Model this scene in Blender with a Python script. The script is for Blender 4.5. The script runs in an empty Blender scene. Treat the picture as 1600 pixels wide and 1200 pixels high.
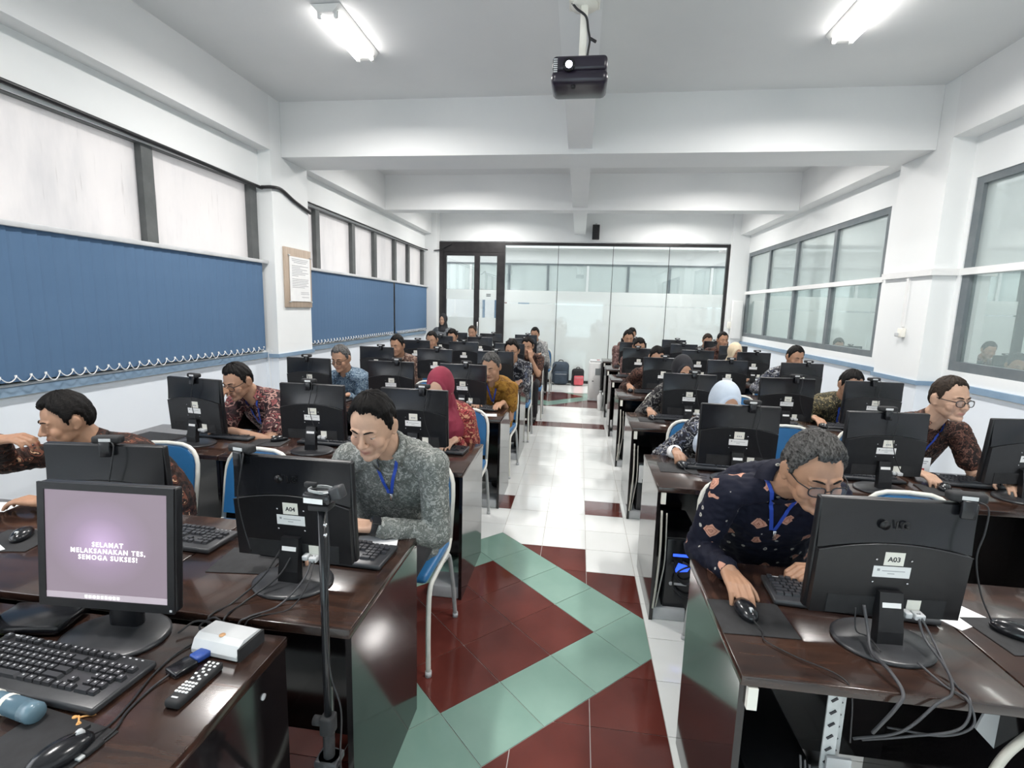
import bpy, bmesh, math, random
import numpy as np
from mathutils import Vector, Matrix

SC = bpy.context.scene
COL = SC.collection
R = math.radians
random.seed(7)
RNG = np.random.RandomState(7)

# ------------------------------------------------------------------ camera
def setup_camera():
    cd = bpy.data.cameras.new('camera'); co = bpy.data.objects.new('camera', cd); COL.objects.link(co)
    cd.sensor_width = 36.0; cd.lens = 786.6 / 1600 * 36.0; cd.clip_start = 0.05; cd.clip_end = 100
    yaw, pit, rol = R(7.372), R(8.613), R(1.577)
    fwd = Vector((-math.sin(yaw) * math.cos(pit), math.cos(yaw) * math.cos(pit), -math.sin(pit)))
    right = Vector((math.cos(yaw), math.sin(yaw), 0)); up = right.cross(fwd)
    c, s = math.cos(rol), math.sin(rol)
    r2 = c * right + s * up; u2 = -s * right + c * up
    M = Matrix((r2, u2, -fwd)).transposed().to_4x4(); M.translation = (0, 0, 1.64)
    co.matrix_world = M; SC.camera = co
setup_camera()

# ------------------------------------------------------------------ world, exposure
W = bpy.data.worlds.new('sky'); SC.world = W; W.use_nodes = True
W.node_tree.nodes['Background'].inputs[0].default_value = (0.93, 0.96, 1.0, 1)
W.node_tree.nodes['Background'].inputs[1].default_value = 1.9
SC.view_settings.view_transform = 'Standard'; SC.view_settings.look = 'None'
SC.view_settings.exposure = 0.86; SC.view_settings.gamma = 1.0
SC.view_settings.use_curve_mapping = False
SC.cycles.use_denoising = True
SC.cycles.max_bounces = 8; SC.cycles.diffuse_bounces = 4; SC.cycles.glossy_bounces = 3; SC.cycles.transmission_bounces = 2
SC.cycles.use_adaptive_sampling = True; SC.cycles.adaptive_threshold = 0.03
SC.cycles.transparent_max_bounces = 12
SC.cycles.sample_clamp_indirect = 6.0
LAMP_W = 33.0

# ------------------------------------------------------------------ helpers
def link(o):
    COL.objects.link(o); return o
def tag(o, label=None, cat=None, group=None, kind=None):
    if label: o['label'] = label
    if cat: o['category'] = cat
    if group: o['group'] = group
    if kind: o['kind'] = kind
    return o
def thing(name, label, cat, loc=(0, 0, 0), rz=0.0, group=None):
    o = bpy.data.objects.new(name, None); link(o)
    o.empty_display_size = 0.1; o.location = loc; o.rotation_euler = (0, 0, rz)
    return tag(o, label, cat, group)
def put(name, me, parent=None, loc=(0, 0, 0), rot=(0, 0, 0), label=None, scale=None):
    o = bpy.data.objects.new(name, me); link(o)
    o.location = loc; o.rotation_euler = rot
    if scale: o.scale = scale
    if parent: o.parent = parent
    if label: o['label'] = label
    return o
def single(name, me, label, cat, loc=(0, 0, 0), rz=0.0, group=None):
    return tag(put(name, me, None, loc, (0, 0, rz)), label, cat, group)
def struct(name, me, parent=None, loc=(0, 0, 0)):
    o = put(name, me, parent, loc)
    if not parent: o['kind'] = 'structure'
    return o

class MB:
    """collects shapes into one mesh"""
    def __init__(s): s.v = []; s.f = []; s.m = []; s.sm = []
    def add(s, vs, fs, mi=0, smooth=False):
        n = len(s.v); s.v.extend([tuple(v) for v in vs])
        for f in fs: s.f.append([n + i for i in f]); s.m.append(mi); s.sm.append(smooth)
        return s
    def box(s, c, d, mi=0, rot=None, taper=None):
        x, y, z = d[0] / 2, d[1] / 2, d[2] / 2
        t = taper or (1, 1)
        vs = [(-x, -y, -z), (x, -y, -z), (x, y, -z), (-x, y, -z), (-x * t[0], -y * t[1], z), (x * t[0], -y * t[1], z), (x * t[0], y * t[1], z), (-x * t[0], y * t[1], z)]
        vs = [Vector(v) for v in vs]
        if rot is not None: vs = [rot @ v for v in vs]
        c = Vector(c); vs = [v + c for v in vs]
        return s.add(vs, [(0, 3, 2, 1), (4, 5, 6, 7), (0, 1, 5, 4), (1, 2, 6, 5), (2, 3, 7, 6), (3, 0, 4, 7)], mi)
    def b2(s, a, b, mi=0):
        return s.box([(a[i] + b[i]) / 2 for i in range(3)], [abs(b[i] - a[i]) for i in range(3)], mi)
    def rbox(s, c, d, r=0.005, mi=0, rot=None, seg=2):
        bm = bmesh.new(); bmesh.ops.create_cube(bm, size=1)
        for v in bm.verts: v.co = Vector((v.co.x * d[0], v.co.y * d[1], v.co.z * d[2]))
        bmesh.ops.bevel(bm, geom=bm.edges[:], offset=min(r, min(d) * .49), segments=seg, affect='EDGES', profile=.5)
        return s.bm(bm, mi, c, rot, True)
    def bm(s, bm, mi=0, c=(0, 0, 0), rot=None, smooth=False):
        bm.verts.ensure_lookup_table(); bm.verts.index_update()
        c = Vector(c)
        vs = [((rot @ v.co) if rot is not None else v.co) + c for v in bm.verts]
        s.add(vs, [[v.index for v in f.verts] for f in bm.faces], mi, smooth); bm.free(); return s
    def prism(s, poly, z0, z1, mi=0, axis='z', smooth=False):
        n = len(poly)
        def P(p, h):
            return {'z': (p[0], p[1], h), 'y': (p[0], h, p[1]), 'x': (h, p[0], p[1])}[axis]
        vs = [P(p, z0) for p in poly] + [P(p, z1) for p in poly]
        fs = [list(range(n))[::-1], [n + i for i in range(n)]] + [(i, (i + 1) % n, n + (i + 1) % n, n + i) for i in range(n)]
        if axis == 'y': fs = [f[::-1] for f in fs]
        return s.add(vs, fs, mi, smooth)
    def tube(s, pts, r, n=8, mi=0, closed=False):
        pts = [Vector(p) for p in pts]; k = len(pts)
        rs = r if isinstance(r, (list, tuple)) else [r] * k
        base = len(s.v); up = None; vs = []
        for i, p in enumerate(pts):
            if closed: t = pts[(i + 1) % k] - pts[i - 1]
            else: t = pts[min(i + 1, k - 1)] - pts[max(i - 1, 0)]
            t = t.normalized() if t.length > 1e-9 else Vector((0, 0, 1))
            if up is None:
                up = Vector((0, 0, 1)) if abs(t.z) < .9 else Vector((1, 0, 0))
            u = (up - t * up.dot(t)); u = u.normalized() if u.length > 1e-6 else t.orthogonal().normalized()
            up = u; w = t.cross(u)
            for j in range(n):
                a = 2 * math.pi * j / n; vs.append(p + (u * math.cos(a) + w * math.sin(a)) * rs[i])
        fs = []
        for i in range(k if closed else k - 1):
            i2 = (i + 1) % k
            for j in range(n):
                j2 = (j + 1) % n; fs.append((i * n + j, i * n + j2, i2 * n + j2, i2 * n + j))
        if not closed: fs += [tuple(range(n))[::-1], tuple((k - 1) * n + j for j in range(n))]
        return s.add(vs, fs, mi, True)
    def cyl(s, p0, p1, r0, r1=None, n=16, mi=0):
        return s.tube([p0, p1], [r0, r0 if r1 is None else r1], n, mi)
    def lathe(s, prof, n=24, mi=0, c=(0, 0, 0), sx=1, sy=1):
        vs = []; k = len(prof)
        for r, z in prof:
            for j in range(n):
                a = 2 * math.pi * j / n; vs.append((c[0] + r * math.cos(a) * sx, c[1] + r * math.sin(a) * sy, c[2] + z))
        fs = [(i * n + j, i * n + (j + 1) % n, (i + 1) * n + (j + 1) % n, (i + 1) * n + j) for i in range(k - 1) for j in range(n)]
        fs += [tuple(range(n))[::-1], tuple((k - 1) * n + j for j in range(n))]
        return s.add(vs, fs, mi, True)
    def ell(s, c, r, mi=0, rot=None, nu=16, nv=10):
        c = Vector(c); vs = [Vector((0, 0, -1))]
        for i in range(1, nv):
            t = -math.pi / 2 + math.pi * i / nv
            for j in range(nu):
                a = 2 * math.pi * j / nu; vs.append(Vector((math.cos(t) * math.cos(a), math.cos(t) * math.sin(a), math.sin(t))))
        vs.append(Vector((0, 0, 1))); top = len(vs) - 1
        fs = [(0, 1 + (j + 1) % nu, 1 + j) for j in range(nu)]
        for i in range(nv - 2):
            for j in range(nu):
                a = 1 + i * nu + j; b = 1 + i * nu + (j + 1) % nu; fs.append((a, b, b + nu, a + nu))
        o = 1 + (nv - 2) * nu
        fs += [(o + j, o + (j + 1) % nu, top) for j in range(nu)]
        vs = [Vector((v.x * r[0], v.y * r[1], v.z * r[2])) for v in vs]
        if rot is not None: vs = [rot @ v for v in vs]
        return s.add([v + c for v in vs], fs, mi, True)
    def rcone(s, p0, p1, r0, r1, n=14, mi=0, k=4):
        p0 = Vector(p0); p1 = Vector(p1); t = (p1 - p0)
        L = t.length; t = t / L if L > 1e-9 else Vector((0, 0, 1))
        pts = []; rs = []
        for i in range(k + 1):
            a = math.pi / 2 * i / k; pts.append(p0 - t * r0 * math.cos(a)); rs.append(max(r0 * math.sin(a), 1e-4))
        for i in range(k + 1):
            a = math.pi / 2 * i / k; pts.append(p1 + t * r1 * math.sin(a)); rs.append(max(r1 * math.cos(a), 1e-4))
        u = t.orthogonal().normalized(); w = t.cross(u); vs = []
        for p, r in zip(pts, rs):
            for j in range(n):
                a = 2 * math.pi * j / n; vs.append(p + (u * math.cos(a) + w * math.sin(a)) * r)
        m = len(pts)
        fs = [(i * n + j, i * n + (j + 1) % n, (i + 1) * n + (j + 1) % n, (i + 1) * n + j) for i in range(m - 1) for j in range(n)]
        fs += [tuple(range(n))[::-1], tuple((m - 1) * n + j for j in range(n))]
        return s.add(vs, fs, mi, True)
    def mesh(s, name, mats=None):
        me = bpy.data.meshes.new(name); me.from_pydata(s.v, [], s.f)
        if mats is not None:
            for m in (mats if isinstance(mats, (list, tuple)) else [mats]): me.materials.append(m)
        me.polygons.foreach_set('material_index', s.m)
        me.polygons.foreach_set('use_smooth', s.sm)
        me.update(); return me

def bez(p, n=14):
    """catmull-rom through points"""
    p = [Vector(q) for q in p]; out = []
    q = [2 * p[0] - p[1]] + p + [2 * p[-1] - p[-2]]
    for i in range(1, len(q) - 2):
        for k in range(n):
            t = k / n
            out.append(.5 * ((2 * q[i]) + (q[i + 1] - q[i - 1]) * t + (2 * q[i - 1] - 5 * q[i] + 4 * q[i + 1] - q[i + 2]) * t * t + (3 * q[i] - q[i - 1] - 3 * q[i + 1] + q[i + 2]) * t ** 3))
    return out + [p[-1]]

def text_mesh(body, size, mat, extrude=0.0002, align='CENTER', spacing=1.0, bold=0.0, line=1.0):
    cu = bpy.data.curves.new('t', 'FONT'); cu.body = body; cu.size = size; cu.extrude = extrude
    cu.align_x = align; cu.align_y = 'CENTER'; cu.space_character = spacing; cu.offset = bold; cu.space_line = line
    cu.resolution_u = 3
    o = bpy.data.objects.new('t', cu); link(o)
    dg = bpy.context.evaluated_depsgraph_get()
    me = bpy.data.meshes.new_from_object(o.evaluated_get(dg)); bpy.data.objects.remove(o); bpy.data.curves.remove(cu)
    me.materials.clear(); me.materials.append(mat); return me

# ------------------------------------------------------------------ materials
def mat(name, col, rough=.5, metal=0, coat=0, spec=.5, emit=None, es=1.0, alpha=None, trans=0):
    m = bpy.data.materials.new(name); m.use_nodes = True
    b = m.node_tree.nodes['Principled BSDF']
    b.inputs['Base Color'].default_value = (*col, 1); b.inputs['Roughness'].default_value = rough
    b.inputs['Metallic'].default_value = metal; b.inputs['Coat Weight'].default_value = coat
    b.inputs['Coat Roughness'].default_value = .06; b.inputs['Specular IOR Level'].default_value = spec
    if emit: b.inputs['Emission Color'].default_value = (*emit, 1); b.inputs['Emission Strength'].default_value = es
    if trans: b.inputs['Transmission Weight'].default_value = trans
    return m
def N(m, t, **kw):
    n = m.node_tree.nodes.new(t)
    for k, v in kw.items(): setattr(n, k, v)
    return n
def L(m, a, b): m.node_tree.links.new(a, b)
def BS(m): return m.node_tree.nodes['Principled BSDF']
def coords(m, scale=(1, 1, 1), kind='Object'):
    tc = N(m, 'ShaderNodeTexCoord'); mp = N(m, 'ShaderNodeMapping'); mp.inputs['Scale'].default_value = scale
    L(m, tc.outputs[kind], mp.inputs['Vector']); return mp.outputs['Vector']
def ramp(m, fac, stops, const=False):
    r = N(m, 'ShaderNodeValToRGB'); cr = r.color_ramp
    if const: cr.interpolation = 'CONSTANT'
    while len(cr.elements) < len(stops): cr.elements.new(.5)
    for e, (p, c) in zip(cr.elements, stops): e.position = p; e.color = (*c, 1)
    L(m, fac, r.inputs['Fac']); return r.outputs['Color']
def noise(m, vec, scale, detail=3, rough=.55, dist=0):
    n = N(m, 'ShaderNodeTexNoise'); n.inputs['Scale'].default_value = scale; n.inputs['Detail'].default_value = detail
    n.inputs['Roughness'].default_value = rough; n.inputs['Distortion'].default_value = dist
    L(m, vec, n.inputs['Vector']); return n
def bump(m, h, strength=.2, dist=.01):
    b = N(m, 'ShaderNodeBump'); b.inputs['Strength'].default_value = strength; b.inputs['Distance'].default_value = dist
    L(m, h, b.inputs['Height']); L(m, b.outputs['Normal'], BS(m).inputs['Normal']); return b
def varied(name, c1, c2, scale=3, rough=.5, stretch=(1, 1, 1), bs=0, bscale=60, coat=0, detail=4, spec=.5, dist=0):
    m = mat(name, c1, rough, coat=coat, spec=spec); v = coords(m, stretch); n = noise(m, v, scale, detail, dist=dist)
    L(m, ramp(m, n.outputs['Fac'], [(.35, c1), (.68, c2)]), BS(m).inputs['Base Color'])
    if bs: bump(m, noise(m, v, bscale, 3).outputs['Fac'], bs, .004)
    return m

M = {}
M['wall'] = varied('painted_wall', (.80, .82, .82), (.84, .85, .845), 1.2, .7, bs=.05)
M['wall_low'] = varied('painted_wall_lower', (.74, .79, .85), (.78, .82, .87), 1.2, .6, bs=.05)
M['ceiling'] = varied('painted_ceiling', (.70, .71, .71), (.75, .755, .75), .8, .8, bs=.04)
M['beam'] = varied('painted_beam', (.78, .79, .79), (.82, .825, .82), 1.0, .75, bs=.06)
M['ledge'] = varied('blue_paint', (.20, .30, .42), (.25, .35, .46), 4, .45)
M['frame'] = varied('grey_window_frame', (.085, .092, .092), (.12, .125, .125), 6, .45)
M['rframe'] = varied('blue_grey_window_frame', (.13, .155, .17), (.17, .19, .20), 6, .4)
M['black_frame'] = varied('black_aluminium', (.012, .011, .012), (.025, .022, .023), 8, .35)
M['white_trim'] = varied('white_plastic_trunking', (.78, .78, .77), (.83, .83, .82), 4, .45)
M['tile_w'] = varied('white_floor_tile', (.80, .82, .80), (.85, .86, .845), 2.0, .09, spec=.55)
M['tile_b'] = varied('oxblood_floor_tile', (.098, .024, .019), (.140, .036, .028), 2.2, .10, spec=.5)
M['tile_g'] = varied('sage_green_floor_tile', (.20, .33, .275), (.25, .385, .325), 2.0, .11, spec=.5)
M['grout'] = varied('grey_grout', (.46, .44, .41), (.58, .56, .53), 12, .9)
M['wood'] = varied('dark_stained_wood_top', (.019, .011, .0095), (.050, .024, .016), 2.2, .20, stretch=(1.0, 9, 9), bs=.02, bscale=30, coat=.3, dist=1.2)
M['deskblack'] = varied('black_glossy_laminate', (.008, .007, .008), (.016, .012, .012), 3, .10, spec=.6)
M['edge'] = mat('worn_board_edge', (.20, .15, .12), .4)
M['plastic'] = varied('black_monitor_plastic', (.0065, .0065, .0078), (.0095, .0095, .011), 40, .38, bs=.02, bscale=400)
M['gloss'] = varied('glossy_black_plastic', (.008, .0085, .0105), (.012, .0125, .015), 3, .20)
M['rub'] = varied('matte_black_rubber', (.012, .012, .013), (.02, .02, .022), 30, .75, bs=.05, bscale=300)
M['base'] = varied('charcoal_plastic', (.03, .031, .034), (.042, .043, .047), 20, .33)
M['key'] = varied('dark_grey_key', (.028, .029, .033), (.045, .046, .05), 20, .4)
M['paper'] = varied('white_paper', (.80, .80, .80), (.86, .86, .85), 10, .8)
M['card'] = varied('cream_card', (.80, .78, .70), (.85, .83, .76), 10, .7)
M['ink'] = mat('dark_ink', (.03, .03, .035), .7)
M['ink2'] = mat('faded_ink', (.35, .35, .37), .8)
M['whiteprint'] = mat('pale_print', (.6, .6, .62), .6)
M['chrome'] = mat('worn_chrome', (.62, .62, .63), .22, metal=1)
M['steel'] = varied('galvanised_steel', (.48, .50, .50), (.62, .63, .63), 20, .38)
M['screen_off'] = mat('dark_screen', (.01, .01, .012), .12)
M['screen_on'] = mat('lit_screen', (.02, .02, .02), .2, emit=(.55, .66, .80), es=.9)
M['blue'] = varied('blue_vinyl', (.020, .125, .30), (.028, .155, .35), 5, .36, bs=.06, bscale=200)
M['chairframe'] = varied('cream_painted_tube', (.66, .66, .60), (.74, .73, .67), 8, .35)
M['greytube'] = varied('grey_painted_tube', (.36, .37, .37), (.45, .46, .46), 8, .35)
M['grey'] = varied('light_grey_plastic', (.50, .51, .52), (.58, .59, .60), 6, .45)
M['silver'] = varied('silver_plastic', (.60, .61, .62), (.70, .71, .71), 6, .28)
M['cable_w'] = mat('pale_cable', (.55, .53, .47), .5)
M['cable_b'] = mat('black_cable', (.012, .012, .014), .45)
M['cable_g'] = mat('grey_cable', (.055, .055, .06), .45)
M['blind'] = varied('blue_blind_fabric', (.070, .138, .245), (.086, .160, .275), 1.2, .8, bs=.1, bscale=250)
M['wood_pale'] = varied('pale_oak', (.40, .31, .24), (.50, .40, .31), 3, .5, stretch=(8, 8, 1))
M['orange'] = mat('orange_rubber', (.75, .38, .12), .5)
M['vgablue'] = mat('blue_plug', (.03, .08, .33), .4)
M['lamp_body'] = mat('white_enamel', (.85, .85, .83), .35)
M['tube'] = mat('fluorescent_tube', (1, 1, 1), .3, emit=(1.0, .96, .93), es=11)
M['led'] = mat('green_led', (.2, .6, .1), .3, emit=(.55, 1.0, .15), es=9)
M['led_blue'] = mat('blue_led', (.02, .05, .5), .3, emit=(.03, .10, 1.0), es=1.0)
M['proj_light'] = mat('projector_beam_lens', (.9, .85, 1), .1, emit=(.80, .72, 1.0), es=14)
M['concrete'] = varied('far_painted_concrete', (.74, .74, .73), (.80, .80, .79), 1, .8)

def glass_mat(name, tint, refl, rough=.0, diffuse=0.0, dcol=(.8, .85, .84)):
    m = bpy.data.materials.new(name); m.use_nodes = True; nt = m.node_tree; nt.nodes.clear()
    out = N(m, 'ShaderNodeOutputMaterial'); tr = N(m, 'ShaderNodeBsdfTransparent'); tr.inputs[0].default_value = (*tint, 1)
    gl = N(m, 'ShaderNodeBsdfGlossy'); gl.inputs['Roughness'].default_value = rough; gl.inputs['Color'].default_value = (.95, 1, .98, 1)
    lw0 = N(m, 'ShaderNodeLayerWeight'); lw0.inputs[0].default_value = .5
    lw = N(m, 'ShaderNodeMath', operation='POWER'); lw.inputs[1].default_value = 4.0; L(m, lw0.outputs['Facing'], lw.inputs[0])
    ma = N(m, 'ShaderNodeMath'); ma.operation = 'MULTIPLY_ADD'; ma.use_clamp = True; ma.inputs[1].default_value = .7; ma.inputs[2].default_value = refl
    L(m, lw.outputs[0], ma.inputs[0])
    a = tr.outputs[0]
    if diffuse:
        tl = N(m, 'ShaderNodeBsdfTranslucent'); tl.inputs[0].default_value = (*dcol, 1)
        df = N(m, 'ShaderNodeBsdfDiffuse'); df.inputs[0].default_value = (*dcol, 1)
        m1 = N(m, 'ShaderNodeMixShader'); m1.inputs[0].default_value = .5; L(m, tl.outputs[0], m1.inputs[1]); L(m, df.outputs[0], m1.inputs[2])
        m2 = N(m, 'ShaderNodeMixShader'); m2.inputs[0].default_value = diffuse; L(m, a, m2.inputs[1]); L(m, m1.outputs[0], m2.inputs[2]); a = m2.outputs[0]
    mx = N(m, 'ShaderNodeMixShader'); L(m, ma.outputs[0], mx.inputs[0]); L(m, a, mx.inputs[1]); L(m, gl.outputs[0], mx.inputs[2])
    L(m, mx.outputs[0], out.inputs[0]); return m
M['frosted'] = glass_mat('frosted_window_glass', (1, 1, 1), .0, .25, .96, (.86, .83, .82))
_m = M['frosted']; _v = coords(_m, (1, 1.3, .35)); _n = noise(_m, _v, 2.2, 5, .6)
_c = ramp(_m, _n.outputs['Fac'], [(.30, (.62, .61, .61)), (.50, (.73, .71, .70)), (.72, (.77, .745, .73))])
_v2 = coords(_m, (1, 26, 1.6)); _n2 = noise(_m, _v2, 1.4, 3); _k = ramp(_m, _n2.outputs['Fac'], [(.66, (1, 1, 1)), (.74, (.72, .71, .70))])
_x = N(_m, 'ShaderNodeMix', data_type='RGBA', blend_type='MULTIPLY'); _x.inputs['Factor'].default_value = .6; L(_m, _c, _x.inputs['A']); L(_m, _k, _x.inputs['B'])
for _nd in list(_m.node_tree.nodes):
    if _nd.type in ('BSDF_TRANSLUCENT', 'BSDF_DIFFUSE'): L(_m, _x.outputs['Result'], _nd.inputs[0])
M['glass_up'] = glass_mat('hazy_window_glass', (.80, .83, .82), .10, .05, .62, (.56, .60, .59))
M['glass_lo'] = glass_mat('clear_window_glass', (.70, .75, .74), .34, 0, .30, (.50, .56, .55))
M['glass_back'] = glass_mat('partition_glass', (.92, .94, .935), .09)
M['film'] = glass_mat('frosted_glass_film', (1, 1, 1), .07, .03, .93, (.87, .90, .89))

# ------------------------------------------------------------------ lamps of the room
def ceiling_lamp(x, y, label, z=3.75):
    t = thing('ceiling_lamp', label, 'lamp', (x, y, z), 0, 'fluorescent ceiling lamps')
    b = MB(); b.prism([(-.11, -.005), (.11, -.005), (.055, -.06), (-.055, -.06)], -.36, .36, 0, 'y'); put('housing', b.mesh('lamp_housing', M['lamp_body']), t)
    for sx in (-1, 1):
        put('tube', MB().cyl((sx * .062, -.31, -.068), (sx * .062, .31, -.068), .014, n=12).mesh('lamp_tube', M['tube']), t)
        for sy in (-1, 1):
            put('socket', MB().rbox((sx * .062, sy * .322, -.06), (.03, .024, .05), .005).mesh('lamp_socket', M['lamp_body']), t)
    ld = bpy.data.lights.new('lamp_light', 'AREA'); ld.shape = 'RECTANGLE'; ld.size = .17; ld.size_y = .60; ld.energy = LAMP_W; ld.color = (1, .97, .94); ld.spread = R(165)
    lo = bpy.data.objects.new('lamp_light', ld); link(lo); lo.parent = t; lo.location = (0, 0, -.09)
    return t
for yy, nm in ((4.09, 'front bay'), (7.1, 'middle bay'), (10.1, 'rear bay'), (1.2, 'bay above the teacher desk')):
    for sx, sd in ((-1, 'left'), (1, 'right')):
        ceiling_lamp(1.88 * sx - .02, yy, 'white twin tube fluorescent lamp on the ceiling, %s side of %s' % (sd, nm))
# ------------------------------------------------------------------ room shell
XL, XR, YF, YB, ZC = -3.45, 3.40, -1.9, 11.30, 3.75
PL, PR = -3.30, 3.20           # pillar / edge beam faces
P0, P1 = 5.20, 5.92            # pillar depth range

# ---- floor tiles
TS = .302; GX = .116; GY = 3.32
def clip(poly, a, b, c):       # keep a*x+b*y<=c
    out = []
    for i in range(len(poly)):
        p, q = poly[i], poly[(i + 1) % len(poly)]
        dp, dq = a * p[0] + b * p[1] - c, a * q[0] + b * q[1] - c
        if dp <= 0: out.append(p)
        if (dp < 0 < dq) or (dq < 0 < dp):
            t = dp / (dp - dq); out.append((p[0] + (q[0] - p[0]) * t, p[1] + (q[1] - p[1]) * t))
    return out
def area(p): return .5 * sum(p[i][0] * p[(i + 1) % len(p)][1] - p[(i + 1) % len(p)][0] * p[i][1] for i in range(len(p)))
def inset(poly, d):
    out = poly; n = len(poly)
    for i in range(n):
        p, q = poly[i], poly[(i + 1) % n]; ex, ey = q[0] - p[0], q[1] - p[1]; l = math.hypot(ex, ey)
        if l < 1e-6: continue
        nx, ny = ey / l, -ex / l
        out = clip(out, nx, ny, nx * p[0] + ny * p[1] - d)
        if len(out) < 3: return []
    return out
def floor():
    g = MB(); g.b2((XL - .4, YF, -.06), (XR + .4, YB + 2.4, -.003))
    fl = struct('floor', g.mesh('floor_bed', M['grout']))
    tiles = []
    motifs = [(GX - 2 * TS, GY - 3 * TS, 99), (GX - 2 * TS, 9.55, 9.95)]
    HD = 1.0607
    xcut = GX + TS
    def colour(ix, iy, x, y):
        for cx, cy, lim in motifs:
            if y < lim and abs(y - cy) < 1.21 and y > cy - 1.2 and cx - 1.55 < x < xcut:
                k = abs(y - cy) / TS
                w = xcut if k < 2 or y < cy else GX if k < 3 else -9
                if x < w and x > 2 * cx - w and k < 4: return 'b'
        if 3.93 < y < 4.23 and (GX < x < xcut or GX - 3 * TS < x < GX - 2 * TS): return 'b'
        if 6.98 < y < 7.28 and -1.1 < x < xcut: return 'b'
        return 'w'
    for ix in range(-13, 12):
        for iy in range(-18, 35):
            x0, y0 = GX + ix * TS, GY + iy * TS
            if x0 + TS < XL or x0 > XR or y0 + TS < YF or y0 > YB + .1: continue
            poly = [(x0, y0), (x0 + TS, y0), (x0 + TS, y0 + TS), (x0, y0 + TS)]
            xm, ym = x0 + TS / 2, y0 + TS / 2
            for cx, cy, lim in motifs:
                if xm < xcut and ym < lim and len(poly) > 2:
                    sx, sy = (1 if xm > cx else -1), (1 if ym > cy else -1)
                    poly = clip(poly, -sx, -sy, -(sx * cx + sy * cy) - HD)
            if len(poly) < 3 or abs(area(poly)) < 2e-4: continue
            tiles.append((poly, colour(ix, iy, xm, ym)))
    for cx, cy, lim in motifs:
        for iu in range(-2, 3):
            for iv in range(-2, 3):
                u, v = iu * .3, iv * .3
                poly = []
                for a, b in ((-.15, -.15), (.15, -.15), (.15, .15), (-.15, .15)):
                    uu, vv = u + a, v + b; poly.append((cx + (uu - vv) * .70711, cy + (uu + vv) * .70711))
                poly = clip(poly, 1, 0, xcut); poly = clip(poly, 0, 1, lim) if len(poly) > 2 else poly
                if len(poly) < 3 or abs(area(poly)) < 2e-4: continue
                tiles.append((poly, 'g' if max(abs(iu), abs(iv)) == 2 else 'b'))
    rest = {k: MB() for k in 'wbg'}
    shared = {}
    n = 0
    for poly, k in tiles:
        if area(poly) < 0: poly = poly[::-1]
        full = len(poly) == 4 and abs(area(poly) - TS * TS) < 1e-5
        p = inset(poly, .0018)
        if len(p) < 3: continue
        cx = sum(q[0] for q in p) / len(p); cy = sum(q[1] for q in p) / len(p)
        near = -1.05 < cx < .80 and .9 < cy < YB and n < 296
        if near:
            n += 1
            loc = [(q[0] - cx, q[1] - cy) for q in p]
            if full:
                if k not in shared: shared[k] = MB().prism(loc, -.004, 0).mesh('tile_' + k, M['tile_' + k])
                me = shared[k]
            else: me = MB().prism(loc, -.004, 0).mesh('tile_cut', M['tile_' + k])
            put('tile', me, fl, (cx, cy, 0))
        else: rest[k].prism(p, -.004, 0)
    for k, b in rest.items():
        if b.f: o = put('tile_field', b.mesh('tile_field', M['tile_' + k]), fl); o['kind'] = 'stuff'
floor()

# ---- ceiling and beams
struct('ceiling', MB().b2((XL - .4, YF - .2, ZC), (XR + .4, YB + .2, ZC + .15)).mesh('ceiling', M['ceiling']))
def beam(n, a, b): return struct('trim_%d' % n, MB().b2(a, b).mesh('beam', M['beam']))
beam(1, (PL + .002, P0 + .2, 3.19), (PR - .002, P1, ZC))            # main cross beam
beam(2, (PL + .002, 8.38, 3.2), (PR - .002, 8.66, ZC))              # second cross beam
beam(3, (-.19, YF, 3.24), (.045, YB, ZC))                           # central long beam
beam(4, (XL - .1, YF, 3.21), (PL, P0, ZC)); beam(5, (XL - .1, P1, 3.20), (PL, YB, ZC))
beam(6, (PR, YF, 3.24), (XR + .1, P0, ZC)); beam(7, (PR, P1, 3.24), (XR + .1, YB, ZC))
# ---- pillars
struct('trim_8', MB().b2((XL - .2, P0, 1.03), (PL, P1, ZC)).mesh('pillar', M['wall']))
struct('trim_9', MB().b2((XL - .2, P0, 0), (PL, P1, 1.03)).mesh('pillar_low', M['wall_low']))
struct('trim_10', MB().b2((PR, P0, 1.03), (XR + .2, P1, ZC)).mesh('pillar', M['wall']))
struct('trim_11', MB().b2((PR, P0, 0), (XR + .2, P1, 1.03)).mesh('pillar_low', M['wall_low']))
for n, (x0, x1, y0) in enumerate(((XL - .2, -3.18, YB - .25), (3.05, XR + .2, YB - .10))):
    struct('trim_%d' % (12 + n), MB().b2((x0, y0, 0), (x1, YB + .1, ZC)).mesh('corner_pillar', M['wall']))
# ---- left wall
wl = struct('wall_left', MB().b2((XL - .15, YF, 1.0), (XL, YB, 1.09)).b2((XL - .15, YF, 2.84), (XL, YB, 3.3)).b2((XL - .15, P1, 1.09), (XL, P1 + .06, 2.84)).mesh('wall_left', M['wall']))
struct('wall_left_low', MB().b2((XL - .15, YF, 0), (XL, YB, 1.0)).mesh('wall_left_low', M['wall_low']))
# ---- right wall
struct('wall_right', MB().b2((XR, YF, 1.0), (XR + .15, YB, 1.18)).b2((XR, YF, 2.88), (XR + .15, YB, 3.3)).b2((XR, P1, 1.18), (XR + .15, 6.36, 2.88)).b2((XR, P0 - .06, 1.18), (XR + .15, P0, 2.88)).mesh('wall_right', M['wall']))
struct('wall_right_low', MB().b2((XR, YF, 0), (XR + .15, YB, 1.0)).mesh('wall_right_low', M['wall_low']))
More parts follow.
